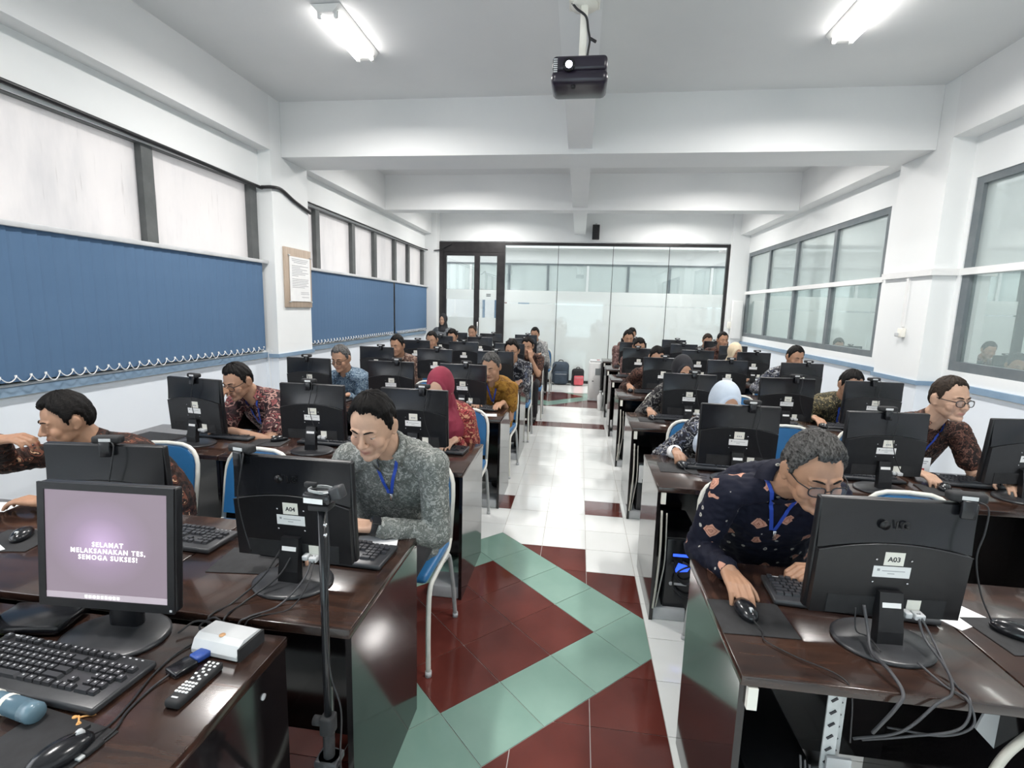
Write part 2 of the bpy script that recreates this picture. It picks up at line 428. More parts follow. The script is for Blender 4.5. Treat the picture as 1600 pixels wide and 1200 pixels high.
# ---- wall behind the camera and above the partition
struct('wall_front', MB().b2((XL - .3, YF - .15, 0), (XR + .3, YF, ZC)).mesh('wall_front', M['wall']))
struct('wall_back', MB().b2((-3.2, YB, 3.08), (3.06, YB + .15, ZC)).mesh('wall_back', M['wall']))
# ---- blue ledges
def ledge(n, pts_):
    b = MB()
    for a, c in pts_: b.b2(a, c)
    struct('baseboard_%s' % n, b.mesh('ledge', M['ledge']))
ledge('left', [((XL, YF, 1.02), (XL + .035, P0, 1.075)), ((XL, P1, 1.02), (XL + .035, YB - .25, 1.075)), ((XL, P0 - .02, 1.02), (PL + .02, P1 + .02, 1.06))])
ledge('right', [((XR - .03, YF, 1.02), (XR, P0, 1.075)), ((XR - .03, P1, 1.02), (XR, YB - .1, 1.075)), ((PR - .02, P0 - .02, 1.02), (XR, P1 + .02, 1.06))])

# ---- windows
WN = [0]
def window(side, y0, y1, z0, z1, mull, rail, fm, g_up, g_lo, fw=.07, ft=None):
    WN[0] += 1; s = 1 if side == 'r' else -1
    x = XR + .02 if s > 0 else XL - .05
    xi, xo = (x - .01, x + .09) if s > 0 else (x - .09, x + .035)
    b = MB(); b.b2((xi, y0, z0), (xo, y1, z0 + fw)); ft = fw if ft is None else ft; b.b2((xi, y0, z1 - ft), (xo, y1, z1))
    b.b2((xi, y0, z0 + fw), (xo, y0 + fw, z1 - ft)); b.b2((xi, y1 - fw, z0 + fw), (xo, y1, z1 - ft))
    w = struct('window_%d' % WN[0], b.mesh('window_frame', fm))
    for ym in mull: put('mullion', MB().b2((xi, ym - fw / 2, z0 + fw), (xo, ym + fw / 2, z1 - ft)).mesh('mullion', fm), w)
    ys = [y0 + fw] + list(mull) + [y1 - fw]
    for a, c in zip(ys[:-1], ys[1:]):
        for za, zb, g in (((z0, rail, g_lo), (rail, z1, g_up)) if rail else ((z0, z1, g_up),)):
            put('pane', MB().b2((x + .025 * s - .003, a, za), (x + .025 * s + .003, c, zb)).mesh('pane', g), w)
    if rail:
        put('rail', MB().b2((x - .035, y0 - .02, rail - .03), (x + .02, y1, rail + .03)).mesh('rail', M['white_trim']), w)
    return w
window('l', 1.2, P0 - .02, 1.09, 2.86, [2.5, 3.80], None, M['frame'], M['frosted'], None, .11, .025)
window('l', P1 + .06, YB - .26, 1.09, 2.86, [6.45, 7.52, 8.36, 9.30, 10.05], None, M['frame'], M['frosted'], None, .10, .03)
window('r', .2, P0 - .06, 1.18, 2.90, [1.9, 3.55], 2.07, M['rframe'], M['glass_up'], M['glass_lo'], .085)
window('r', 6.36, YB - .10, 1.18, 2.88, [7.60, 8.82, 10.02], 2.07, M['rframe'], M['glass_up'], M['glass_lo'], .075)
# white sash standing open behind the rear left window, leaning objects outside
# ---- white trunking that carries the rail round the right pillar and its socket
b = MB(); b.b2((PR - .03, P0 - .03, 2.04), (PR, P1 + .03, 2.10)); b.b2((PR, P0 - .03, 2.04), (XR, P0, 2.10)); b.b2((PR, P1, 2.04), (XR, P1 + .03, 2.10))
t = thing('cable_trunking', 'white cable trunking wrapped round the right hand pillar', 'trunking', (PR, P0, 2.0))
put('channel', b.mesh('trunking', M['white_trim']), t, (-PR, -P0, -2.0))
put('drop', MB().b2((PR - .022, 5.50, 1.56), (PR, 5.53, 2.04)).mesh('trunk_drop', M['white_trim']), t, (-PR, -P0, -2.0))
t = thing('wall_socket', 'cream switch box on the right hand pillar below the trunking', 'switch', (PR, 5.50, 1.50))
put('box', MB().rbox((-.02, 0, 0), (.04, .075, .09), .006).mesh('socket_box', M['card']), t)
put('plug', MB().rbox((-.05, .02, -.02), (.03, .03, .04), .006).mesh('socket_plug', M['grey']), t)

# ---- back partition: black framed door and frameless glass
door = struct('door_1', MB().b2((-3.18, YB - .03, 0), (-3.08, YB + .07, 3.06)).b2((-1.81, YB - .03, 0), (-1.69, YB + .07, 3.06)).b2((-3.08, YB - .03, 2.84), (-1.81, YB + .07, 3.06)).mesh('door_frame', M['black_frame']))
def leaf(x0, x1):
    o = put('door_leaf', MB().b2((x0, YB - .02, .02), (x0 + .06, YB + .04, 2.84)).b2((x1 - .06, YB - .02, .02), (x1, YB + .04, 2.84)).b2((x0 + .06, YB - .02, 2.76), (x1 - .06, YB + .04, 2.84)).b2((x0 + .06, YB - .02, .02), (x1 - .06, YB + .04, .15)).mesh('door_leaf', M['black_frame']), door)
    put('pane', MB().b2((x0 + .06, YB + .005, .15), (x1 - .06, YB + .012, 2.76)).mesh('pane', M['glass_back']), o)
    for z0, z1 in ((.15, 1.40), (1.80, 2.02)):
        put('frosted_film', MB().b2((x0 + .06, YB + .0015, z0), (x1 - .06, YB + .004, z1)).mesh('film', M['film']), o)
    return o
leaf(-3.08, -2.32); leaf(-2.32, -1.81)
put('door_handle', MB().tube([(-2.28, YB - .02, 1.0), (-2.28, YB - .07, 1.0), (-2.28, YB - .07, 1.3), (-2.28, YB - .02, 1.3)], .012).mesh('door_handle', M['chrome']), door)
put('pull_sign', MB().b2((-2.10, YB - .004, 1.88), (-2.00, YB, 1.895)).b2((-2.10, YB - .004, 1.915), (-2.00, YB, 1.93)).mesh('pull_sign', M['ink']), door)
wb = struct('window_5', MB().b2((-1.69, YB - .02, 3.0), (3.05, YB + .06, 3.06)).b2((2.99, YB - .02, 0), (3.06, YB + .06, 3.0)).b2((-1.69, YB - .02, 0), (2.99, YB + .06, .06)).mesh('partition_frame', M['black_frame']))
xs = [-1.69, -.52, .655, 1.826, 2.99]
for a, c in zip(xs[:-1], xs[1:]):
    p = put('pane', MB().b2((a + .004, YB + .01, .06), (c - .004, YB + .02, 3.0)).mesh('pane', M['glass_back']), wb)
    put('frosted_film', MB().b2((a + .006, YB + .004, .06), (c - .006, YB + .008, 1.73)).b2((a + .006, YB + .004, 1.76), (c - .006, YB + .008, 2.03)).mesh('film', M['film']), p)
    if a > -1.6: put('joint', MB().b2((a - .005, YB, .06), (a + .005, YB + .024, 3.0)).mesh('joint', M['black_frame']), wb)
put('patch_fitting', MB().rbox((2.90, YB + .01, 2.92), (.14, .04, .06), .008).mesh('patch', M['steel']), wb)
# ---- corridor beyond the glass
cw = struct('wall_corridor', MB().b2((-4.5, 13.6, 0), (4.8, 13.8, 2.05)).b2((-4.5, 13.6, 2.82), (4.8, 13.8, 3.6)).mesh('corridor_wall', M['concrete']))
put('beam', MB().b2((-4.5, 13.3, 3.18), (4.8, 13.6, 3.32)).mesh('corridor_beam', M['concrete']), cw)
cwin = struct('window_6', MB().b2((-4.5, 13.62, 2.05), (4.8, 13.68, 2.10)).b2((-4.5, 13.62, 2.77), (4.8, 13.68, 2.82)).mesh('corridor_window_frame', M['rframe']))
for i in range(9):
    x = -4.0 + i * 1.04
    put('mullion', MB().b2((x - .03, 13.60, 2.10), (x + .03, 13.68, 2.77)).mesh('mullion', M['white_trim'] if i % 3 == 1 else M['rframe']), cwin)
    put('pane', MB().b2((x + .03, 13.64, 2.10), (x + 1.01, 13.65, 2.77)).mesh('pane', M['glass_up']), cwin)
struct('wall_corridor_end', MB().b2((-4.7, YB + .2, 0), (-4.5, 13.8, 3.6)).b2((4.8, YB + .2, 0), (5.0, 13.8, 3.6)).b2((-4.7, 16, 0), (5.0, 16.1, 3.6)).mesh('corridor_end', M['concrete']))
pb = thing('notice_board', 'blue and white notice board in the corridor behind the glass door', 'board', (-2.9, 13.58, 1.3))
put('panel', MB().b2((0, -.02, 0), (.45, 0, .7)).mesh('nb1', mat('grey_blue_board', (.16, .24, .34), .6)), pb, (.28, 0, 0))
put('panel', MB().b2((0, -.02, 0), (.28, 0, .7)).mesh('nb2', mat('brick_red_board', (.22, .07, .05), .6)), pb, (.80, 0, 0))
put('panel', MB().b2((0, -.02, 0), (.45, 0, .7)).mesh('nb3', M['ledge']), pb, (1.1, 0, 0))
put('sheet', MB().b2((0, -.03, .05), (.26, -.02, .62)).mesh('nb4', M['paper']), pb, (.35, 0, 0))
put('sheet', MB().b2((0, -.03, .05), (.3, -.02, .62)).mesh('nb5', M['paper']), pb, (.95, 0, 0))
# ---- neighbouring room to the right
struct('wall_neighbour', MB().b2((6.0, YF, 0), (6.15, YB + .2, 3.6)).b2((XR + .15, YF - .1, 0), (6.15, YF, 3.6)).b2((XR + .15, YB + .2, 0), (6.15, YB + .35, 3.6)).b2((XR + .15, YF, -.05), (6.15, YB + .3, 0)).mesh('neighbour_wall', M['concrete']))
# ---- outside the left windows: a pale screen wall with dark shapes pressed on the glass
struct('wall_outside', MB().b2((-6.2, YF, -.5), (-6.0, YB + 2, 1.6)).mesh('outside_wall', M['concrete']))

# ---- vertical blinds
SLAT = MB().prism([(-.0465, 0), (-.02, .0025), (.02, .0025), (.0465, 0), (.0465, .0012), (.02, .0037), (-.02, .0037), (-.0465, .0012)], 0, .93).mesh('slat', M['blind'])
WEIGHT = MB().b2((-.036, -.004, 0), (.036, .004, .03)).mesh('slat_weight', M['white_trim'])
def blind(y0, y1, label):
    n = int((y1 - y0) / .0875); t = thing('vertical_blind', label, 'blind', (XL + .06, y0, 1.10), 0, 'blue vertical blinds')
    put('head_rail', MB().rbox((0, (y1 - y0) / 2, .955), (.05, y1 - y0 + .04, .035), .004).mesh('rail', M['grey']), t)
    ch = []
    for i in range(n):
        y = .045 + i * .0875
        put('slat', SLAT, t, (0, y, .01), (0, 0, R(90 - 3.0)))
        ch.append((.012, y, .045))
    pts = []
    for i in range(n - 1):
        a, c = Vector(ch[i]), Vector(ch[i + 1])
        for k in range(6):
            q = k / 6; p = a.lerp(c, q); p.z -= .045 * 4 * q * (1 - q) * (.7 + .5 * ((i * 37) % 7) / 7); pts.append(p + Vector((.006, 0, 0)))
    put('bead_chain', MB().tube(pts, .0035, 5).mesh('bead_chain', M['white_trim']), t)
    b = MB()
    for p in ch: b.b2((p[0] - .003, p[1] - .006, p[2] - .006), (p[0] + .003, p[1] + .006, p[2] + .008))
    o = put('chain_clip', b.mesh('chain_clip', M['white_trim']), t); o['kind'] = 'stuff'
blind(1.25, P0 - .03, 'long blue vertical blind across the near left window')
blind(P1 + .07, 9.03, 'blue vertical blind behind the notice pillar, left rear window')
blind(9.06, YB - .24, 'shorter blue vertical blind at the far end of the left wall')
pc = MB().tube(bez([(XL + .07, 5.13, 1.12), (XL + .08, 5.14, .8), (XL + .08, 5.16, .66), (XL + .08, 5.2, .7), (XL + .07, 5.2, 1.1)]), .003, 5)
single('pull_cord', pc.mesh('pull_cord', M['white_trim']), 'thin white blind cord hanging beside the left pillar', 'cord')

# ---- black cable along the left windows
p = [(XL + .03, 0, 2.90), (XL + .03, 2, 2.885), (XL + .03, 4, 2.855), (XL + .03, 5.12, 2.83), (XL + .06, 5.17, 2.83), (PL + .02, 5.18, 2.83), (PL + .02, 5.35, 2.84), (PL + .02, 5.6, 2.77), (PL + .02, 5.94, 2.70)]
single('power_cable', MB().tube(bez(p, 6), .018, 8).mesh('power_cable', M['cable_b']), 'black cable clipped above the near left window and round the pillar', 'cable')
p = [(XL + .03, 6.0, 2.87), (XL + .03, 8.5, 2.86), (XL + .03, 10.9, 2.85), (-3.16, 11.02, 2.84), (-3.1, 11.2, 2.9), (-2.9, 11.24, 3.0)]
single('power_cable', MB().tube(bez(p, 6), .012, 8).mesh('power_cable', M['cable_b']), 'thin black cable running above the rear left window to the glass door', 'cable')

# ---- framed notice on the left pillar
t = thing('framed_notice', 'printed notice in a pale wooden frame hanging on the left pillar', 'notice', (PL, 5.63, 1.575))
put('board', MB().rbox((.012, 0, .335), (.024, .56, .67), .004).mesh('notice_board', M['wood_pale']), t)
put('sheet', MB().b2((.028, -.20, .07), (.032, .235, .575)).mesh('sheet', M['paper']), t)
b = MB()
for i, (w0, w1) in enumerate([(.1, .9), (.12, .88), (.2, .8), (0, 0), (.1, .9), (.1, .5), (.1, .85), (.1, .6), (.1, .9), (.1, .75), (.1, .4), (0, 0), (.1, .9), (.1, .88), (.1, .9), (.1, .8), (.1, .9), (.1, .7), (0, 0), (0, 0), (.5, .9), (.5, .92), (0, 0), (.55, .9)]):
    if w1: b.b2((.032, -.20 + .435 * w0, .545 - i * .0187), (.0325, -.20 + .435 * w1, .551 - i * .0187))
o = put('printed_lines', b.mesh('printed_lines', M['ink2']), t); o['kind'] = 'stuff'
for y in (-.21, .245):
    for z in (.065, .585): put('bolt', MB().cyl((.02, y, z), (.046, y, z), .008, n=8).mesh('bolt', M['steel']), t)

# ---- electric box at the back right, speaker on the back beam
t = thing('electric_box', 'white electric box on the wall right of the glass partition', 'box', (3.13, 11.19, 1.1))
put('case', MB().rbox((.11, -.07, .42), (.20, .10, .78), .01).mesh('ebox', M['white_trim']), t)
put('switch', MB().rbox((-.02, -.06, .30), (.06, .06, .14), .006).mesh('eswitch', M['card']), t)
t = thing('wall_speaker', 'small black loudspeaker mounted under the ceiling above the partition', 'speaker', (.26, 11.22, 3.12))
put('cabinet', MB().rbox((0, -.05, .15), (.15, .13, .30), .012).mesh('spk', M['plastic']), t)
put('bracket', MB().b2((-.02, -.02, .30), (.02, .08, .34)).mesh('spkb', M['steel']), t)
put('grille', MB().rbox((0, -.118, .15), (.125, .012, .27), .006).mesh('spkg', M['rub']), t)

# ---- projection screen on the wall behind the camera (seen mirrored in the glass)
sm = mat('projected_picture', (.7, .72, .75), .7, emit=(.50, .70, .76), es=1.5)
t = thing('projection_screen', 'lit projection screen on the wall behind the teacher', 'screen', (-.05, YF + .02, .25))
put('sheet', MB().b2((-1.2, 0, .0), (1.2, .02, 1.85)).mesh('pscreen', M['paper']), t)
put('picture', MB().b2((-1.12, .02, .08), (1.12, .024, 1.76)).mesh('ppic', sm), t)

# ---- projector
t = thing('projector', 'black projector hanging from the ceiling on a pale pole, lens lit', 'projector', (-.06, 2.95, 2.86))
ps = MB(); ps.rbox((0, 0, .045), (.285, .22, .075), .02, seg=3); ps.rbox((0, 0, -.02), (.295, .225, .075), .03, seg=3); put('case', ps.mesh('proj_case', mat('dark_aubergine_plastic', (.016, .012, .022), .28)), t)
put('lens', MB().cyl((-.055, -.105, .03), (-.055, -.125, .03), .032, n=20).mesh('proj_ring', M['gloss']), t)
put('lens_glass', MB().cyl((-.055, -.122, .03), (-.055, -.128, .03), .017, n=20).mesh('proj_lens', M['proj_light']), t)
for i in range(7): put('vent_slot', MB().b2((-.135, -.106, .0 + i * .01), (-.115, -.112, .005 + i * .01)).mesh('slot', M['grey']), t)
put('foot', MB().cyl((-.03, -.08, -.055), (-.03, -.08, -.068), .012, n=10).mesh('pf', M['rub']), t)
put('pole', MB().rbox((.01, .0, .235), (.038, .038, .29), .006).mesh('pole', M['card']), t)
put('mount_collar', MB().rbox((.01, 0, .09), (.05, .05, .03), .004).mesh('collar', M['rub']), t)
put('ceiling_plate', MB().cyl((.01, .0, .362), (.01, 0, .38), .07, n=24).rbox((.01, 0, .375), (.16, .10, .012), .003).mesh('plate', M['card']), t)
put('cable', MB().tube(bez([(-.06, -.02, .38), (-.03, -.03, .34), (.02, -.03, .30), (.035, -.02, .24), (.045, -.02, .19), (.04, -.02, .14), (.03, 0, .08)]), .006, 6).mesh('pcable', M['cable_b']), t)
put('plug', MB().rbox((.062, -.02, .19), (.04, .012, .014), .003, rot=Matrix.Rotation(R(30), 3, 'Y')).mesh('pplug', M['cable_b']), t)
# ------------------------------------------------------------------ desks and computers
MY = [1.40, 2.76, 4.09, 5.45, 6.75, 7.95, 9.12]       # monitor line of each row
ROW = ['first', 'second', 'third', 'fourth', 'fifth', 'sixth', 'seventh']
NEAR = [y - .20 for y in MY]; FAR = [y + .40 for y in MY]
DZ = .75
SIDE = {'L': 'left', 'R': 'right'}
DX = {'L': [(-1.31, -.585), (-2.03, -1.31), (-2.92, -2.03)], 'R': [(.44, 1.13), (1.13, 1.85), (1.85, 2.52)]}
SEAT = ['aisle', 'middle', 'wall']
def where(s, r, k): return '%s seat, %s row %s of the aisle' % (SEAT[k], ROW[r], SIDE[s])

DCACHE = {}
def desk(s, r, k):
    x0, x1 = DX[s][k]; w = x1 - x0 - .004; key = (round(w, 3), s, k == 0)
    if key not in DCACHE:
        sg = 1 if s == 'R' else -1
        top = MB().rbox((0, .30, DZ - .014), (w, .60, .028), .003).mesh('worktop', M['wood'])
        pan = MB().b2((-.009, .012, .0), (.009, .585, DZ - .028)).mesh('end_panel', M['deskblack'])
        my = .30 if s == 'L' else .50
        mod = MB().b2((-w / 2 + .018, my, .12), (w / 2 - .018, my + .016, DZ - .03)).mesh('modesty_panel', M['deskblack'])
        ft = MB().rbox((0, .10, .035), (.17, .16, .07), .006).mesh('foot_duct', M['grey'])
        ap = MB().b2((-w / 2 + .018, .02, DZ - .075), (w / 2 - .018, .036, DZ - .028)).mesh('apron', M['deskblack'])
        cap = MB().b2((-.012, -.003, DZ - .09), (.012, .016, DZ - .03)).mesh('edge_bracket', M['card'])
        DCACHE[key] = (top, pan, mod, ft, ap, cap)
    top, pan, mod, ft, ap, cap = DCACHE[key]
    t = thing('computer_desk', 'dark wood topped computer desk at the ' + where(s, r, k), 'desk', ((x0 + x1) / 2, NEAR[r], 0), 0, 'computer desks in rows')
    put('worktop', top, t)
    for sx in (-1, 1): put('end_panel', pan, t, (sx * (w / 2 - .010), 0, 0))
    put('modesty_panel', mod, t); put('apron', ap, t, (0, .2, 0) if s == 'L' else (0, .44, 0))
    if k == 0:
        inn = 1 if s == 'R' else -1
        put('foot_duct', ft, t, (-inn * (w / 2 - .105), 0, 0))
        if s == 'R': put('edge_bracket', cap, t, (-w / 2 + .03, 0, 0))
    return t
for s in 'LR':
    for r in range(7):
        for k in range(3): desk(s, r, k)

# ---- monitor seen from behind: built once, parts shared
MW, MH = .405, .338
def arch(zs, zc, w=MW / 2 - .006, n=18, zb=.004):
    pts = [(-w, zb), (w, zb)]
    for i in range(n + 1):
        u = 1 - 2 * i / n; pts.append((u * w, zs + (zc - zs) * (1 - abs(u) ** 2.0) ** 1.0 * (1 - .0 * u)))
    return pts
TILT = Matrix.Rotation(R(4), 3, 'X')
def tilt(mb): mb.v = [tuple((TILT @ Vector((v[0], v[1], v[2] - .20))) + Vector((0, 0, .20))) for v in mb.v]; return mb
Z0 = .072
def shift(mb, dz=0, dy=0): mb.v = [(v[0], v[1] + dy, v[2] + dz) for v in mb.v]; return mb
b = MB(); b.rbox((0, .006, MH / 2), (MW, .026, MH), .006); PM_FRAME = tilt(shift(b, Z0)).mesh('bezel', M['plastic'])
# upper back: gently dished glossy cover
b = MB(); nx, nz = 16, 6; w = MW / 2 - .004
vs = []; fs = []
for iz in range(nz + 1):
    for ix in range(nx + 1):
        u = -1 + 2 * ix / nx; v = iz / nz
        zt = MH - .003; zl = .196 + .028 * (1 - u * u)
        z = zl + (zt - zl) * v; y = -.0075 - (.012 + .006 * (1 - u * u)) * (1 - v) ** 1.6 * 1.0
        vs.append((u * w, y, z))
for iz in range(nz):
    for ix in range(nx):
        a = iz * (nx + 1) + ix; fs.append((a, a + 1, a + nx + 2, a + nx + 1))
b.add(vs, fs, 0, True); PM_UP = tilt(shift(b, Z0)).mesh('upper_cover', M['gloss'])
b = MB(); b.prism(arch(.193, .221), -.027, -.006, 0, 'y'); PM_LOW = tilt(shift(b, Z0)).mesh('lower_cover', M['plastic'])
b = MB(); pts = [(x, -.028, z) for x, z in arch(.193, .221)[2:]]; b.tube(pts, .0016, 5); PM_RIDGE = tilt(shift(b, Z0)).mesh('ridge', M['base'])
b = MB(); b.b2((-.155, -.0285, .006), (.155, -.0265, .062)); PM_PORT = tilt(shift(b, Z0)).mesh('port_recess', M['rub'])
b = MB(); b.rbox((0, .0195, MH / 2 + .006), (MW - .03, .003, MH - .045), .001); PM_SCR = tilt(shift(b, Z0)).mesh('display', M['screen_on'])
b = MB()
prof = [(-.034, -.060, .012), (-.033, -.058, .05), (-.031, -.05, .10), (-.030, -.040, .155)]
for i in range(3):
    pass
vs = []
for xx, yy, zz in prof: vs += [(xx, yy, zz), (-xx, yy, zz), (-xx, yy + .028, zz), (xx, yy + .028, zz)]
fs = [(0, 3, 2, 1), (12, 13, 14, 15)]
for i in range(3):
    for j in range(4): a = i * 4 + j; c = i * 4 + (j + 1) % 4; fs.append((a, c, c + 4, a + 4))
b.add(vs, fs); PM_NECK = b.mesh('stand_neck', M['plastic'])
b = MB(); b.lathe([(.98, 0), (1.0, .003), (1.0, .008), (.93, .012), (.5, .0155), (.05, .017)], 32, sx=.128, sy=.105, c=(0, -.03, 0)); PM_BASE = b.mesh('stand_base', M['base'])
PM_CARD = MB().b2((-.0255, -.0006, -.0195), (.0255, 0, .0195)).mesh('seat_card', M['card'])
PM_LAB = MB().b2((-.048, -.0006, -.0165), (.048, 0, .0165)).mesh('asset_label', M['paper'])
PM_LINES = MB().b2((-.025, -.0008, .002), (.034, -.0006, .004)).b2((-.01, -.0008, -.006), (.008, -.0006, -.004)).b2((-.038, -.0008, .002), (-.031, -.0006, .009)).mesh('label_print', M['ink2'])
PM_SMALL = MB().b2((-.024, -.0006, -.0068), (.024, 0, .0068)).mesh('neck_label', M['paper'])
PM_SQ = MB().b2((-.018, -.0006, -.022), (.018, 0, .022)).mesh('port_sticker', M['card'])
PM_PLUGS = MB().rbox((-.022, -.012, -.012), (.018, .024, .016), .003).rbox((.006, -.014, -.014), (.026, .026, .016), .003).mesh('plugs', M['grey'])
PM_SCREW = MB().cyl((0, 0, 0), (0, -.002, 0), .003, n=8).mesh('screw', M['chrome'])
PM_MARK = MB().b2((-.012, -.0008, -.009), (-.006, -.0006, -.001)).b2((-.003, -.0008, -.009), (.003, -.0006, -.001)).b2((.006, -.0008, -.009), (.012, -.0006, -.001)).mesh('card_marks', M['ink2'])
WEB_BODY = MB().rbox((0, -.004, .018), (.088, .034, .026), .008).mesh('camera_body', M['rub'])
WEB_CLIP = MB().rbox((0, -.022, -.012), (.034, .012, .05), .004).rbox((0, -.006, .002), (.034, .04, .008), .003).mesh('camera_clip', M['gloss'])
WEB_LENS = MB().cyl((0, .013, .018), (0, .019, .018), .010, n=14).mesh('camera_lens', M['gloss'])
WEB_PLATE = MB().b2((-.018, -.0225, .014), (.018, -.0215, .024)).mesh('camera_sticker', M['silver'])
LOGO = None
def monitor(x, r, s, k, rz=0, text=None, logo=False, far=False, label=None):
    t = thing('computer_monitor', label or 'black monitor seen from behind at the ' + where(s, r, k), 'monitor', (x, MY[r] + .03, DZ), rz, 'exam monitors with their backs to the camera')
    bz = put('bezel', PM_FRAME, t); put('display', PM_SCR, bz)
    uc = put('upper_cover', PM_UP, t); lc = put('lower_cover', PM_LOW, t); put('port_recess', PM_PORT, lc)
    put('ridge', PM_RIDGE, t)
    nk = put('stand_neck', PM_NECK, t); put('stand_base', PM_BASE, t)
    j = ((r * 3 + k) * 37 % 11 - 5) * .0016
    def at(z): return -.0278 - (z + Z0 - .20) * math.sin(R(4)) , Z0 + z
    tr = (R(4), 0, 0)
    y, z = at(.176); c = put('seat_card', PM_CARD, t, (.008 + j, y, z), tr)
    if text: put('seat_number', text, c, (0, -.0007, -.002), (R(90), 0, 0))
    else: put('card_marks', PM_MARK, c)
    y, z = at(.137); c = put('asset_label', PM_LAB, t, (.003 + j * .5, y, z), tr)
    if not far: put('label_print', PM_LINES, c)
    y, z = at(.035); c = put('port_sticker', PM_SQ, t, (.072, y - .0012, z), tr); put('plugs', PM_PLUGS, c)
    put('neck_label', PM_SMALL, nk, (0, -.0465, .122), (R(-10), 0, 0))
    if not far:
        for sx in (-.045, .045):
            for zz in (.105, .172): y, z = at(zz); put('screw', PM_SCREW, t, (sx, y, z))
    if logo:
        y, z = at(.27); y += .009
        put('brand_ring', LOGO_RING, uc, (-.036, y - .003, z), tr); put('brand_letters', LOGO_TXT, uc, (.008, y - .003, z), (R(90 + 4), 0, 0))
    return t
M['emboss'] = mat('embossed_black_gloss', (.006, .006, .007), .3)
LOGO_TXT = text_mesh('LG', .030, M['emboss'], .0012, bold=.0006)
LOGO_RING = MB().cyl((0, .001, 0), (0, -.0018, 0), .013, n=20).mesh('brand_ring', M['emboss'])
T_A04 = text_mesh('A04', .0195, M['ink'], .0002, bold=.0005); T_A03 = text_mesh('A03', .0195, M['ink'], .0002, bold=.0005)
MX = {'L': [[-.87, -1.53, None], [-.93, -1.56, -2.33], [-.95, -1.58, -2.33], [-.90, -1.59, -2.27], [-.92, -1.56, -2.24], [-.90, -1.57, -2.22], [-.95, -1.60, -2.24]],
      'R': [[.87, None, None], [.875, 1.60, 2.26], [.89, 1.62, 2.24], [.90, 1.55, 2.28], [.79, 1.54, 2.23], [.84, 1.60, 2.32], [.95, 1.66, 2.37]]}
MROT = {('L', 1, 2): -8, ('R', 1, 1): 4, ('L', 0, 1): 6, ('R', 0, 0): 3, ('R', 1, 2): 8}
webn = 0
def cable(name, pts, r, m, label, cat='cable', n=10):
    return single(name, MB().tube(bez(pts, n), r, 6).mesh(name, m), label, cat)
for s in 'LR':
    for r in range(7):
        for k in range(3):
            x = MX[s][r][k]
            if x is None: continue
            rz = R(MROT.get((s, r, k), ((r * 5 + k * 3) % 5 - 2) * .8))
            txt = T_A04 if (s, r, k) == ('L', 0, 0) else T_A03 if (s, r, k) == ('R', 0, 0) else None
            monitor(x, r, s, k, rz, txt, (r == 0 and k == 0), r > 3)
            # webcam on the top edge
            off = {('L', 0, 0): -.165, ('R', 0, 0): .165, ('L', 0, 1): .02}.get((s, r, k), ((r * 7 + k * 5) % 4 - 1) * .022 + .01)
            c, sn = math.cos(rz), math.sin(rz)
            w = thing('webcam', 'webcam clipped on the monitor at the ' + where(s, r, k), 'webcam', (x + off * c, MY[r] + .015 + off * sn, DZ + Z0 + MH + .001), rz + R((k * 17 + r * 11) % 20 - 10), 'webcams clipped to monitors')
            put('camera_body', WEB_BODY, w); put('camera_clip', WEB_CLIP, w); put('camera_lens', WEB_LENS, w); put('camera_sticker', WEB_PLATE, w)
            if r < 3:
                cm = MB().tube(bez([(.02, -.02, .012), (.035, -.035, .0), (.03, -.045, -.06), (.02, -.048, -.13), (.04, -.05, -.22), (.07, -.055, -.29)], 6), .0022, 5)
                put('camera_cable', cm.mesh('camera_cable', M['cable_b']), w)

# ---- keyboards
def keys_layout():
    out = []; u = .0190
    def row(y, widths, x0=0.0):
        x = x0
        for w in widths:
            if w > 0: out.append((x + w * u / 2, y, w))
            x += abs(w) * u
    row(.062, [1, -1, 1, 1, 1, 1, -.5, 1, 1, 1, 1, -.5, 1, 1, 1, 1, -.25, 1, 1, 1])
    row(.036, [1] * 13 + [2, -.25, 1, 1, 1, -.25, 1, 1, 1, 1]); row(.017, [1.5] + [1] * 12 + [1.5, -.25, 1, 1, 1, -.25, 1, 1, 1])
    row(-.002, [1.75] + [1] * 11 + [2.25, -3.5, 1, 1, 1]); row(-.021, [2.25] + [1] * 10 + [2.75, -1.25, 1, -1.25, 1, 1, 1]); row(-.040, [1.25] * 3 + [6.25] + [1.25] * 4 + [-.25, 1, 1, 1, -.25, 2, 1])
    out.append((22.0 * u - .5 * u + .5 * u, .0075, 1)); return [(x - 11.25 * u, y, w) for x, y, w in out]
KL = keys_layout()
KB_BASE = MB().rbox((0, 0, .011), (.455, .158, .018), .006).mesh('keyboard_body', M['base'])
b = MB()
for x, y, w in KL: b.box((x, y, .0245), (w * .019 - .0025, .0160, .008), 0, None, (.86, .82))
KB_KEYS = b.mesh('keys', M['key'])
b = MB()
for i in range(5): b.b2((.12 + i * .018, .068, .0201), (.126 + i * .018, .071, .0206))
b.b2((-.2, .070, .0201), (-.15, .074, .0206)); KB_PRINT = b.mesh('keyboard_print', M['whiteprint'])
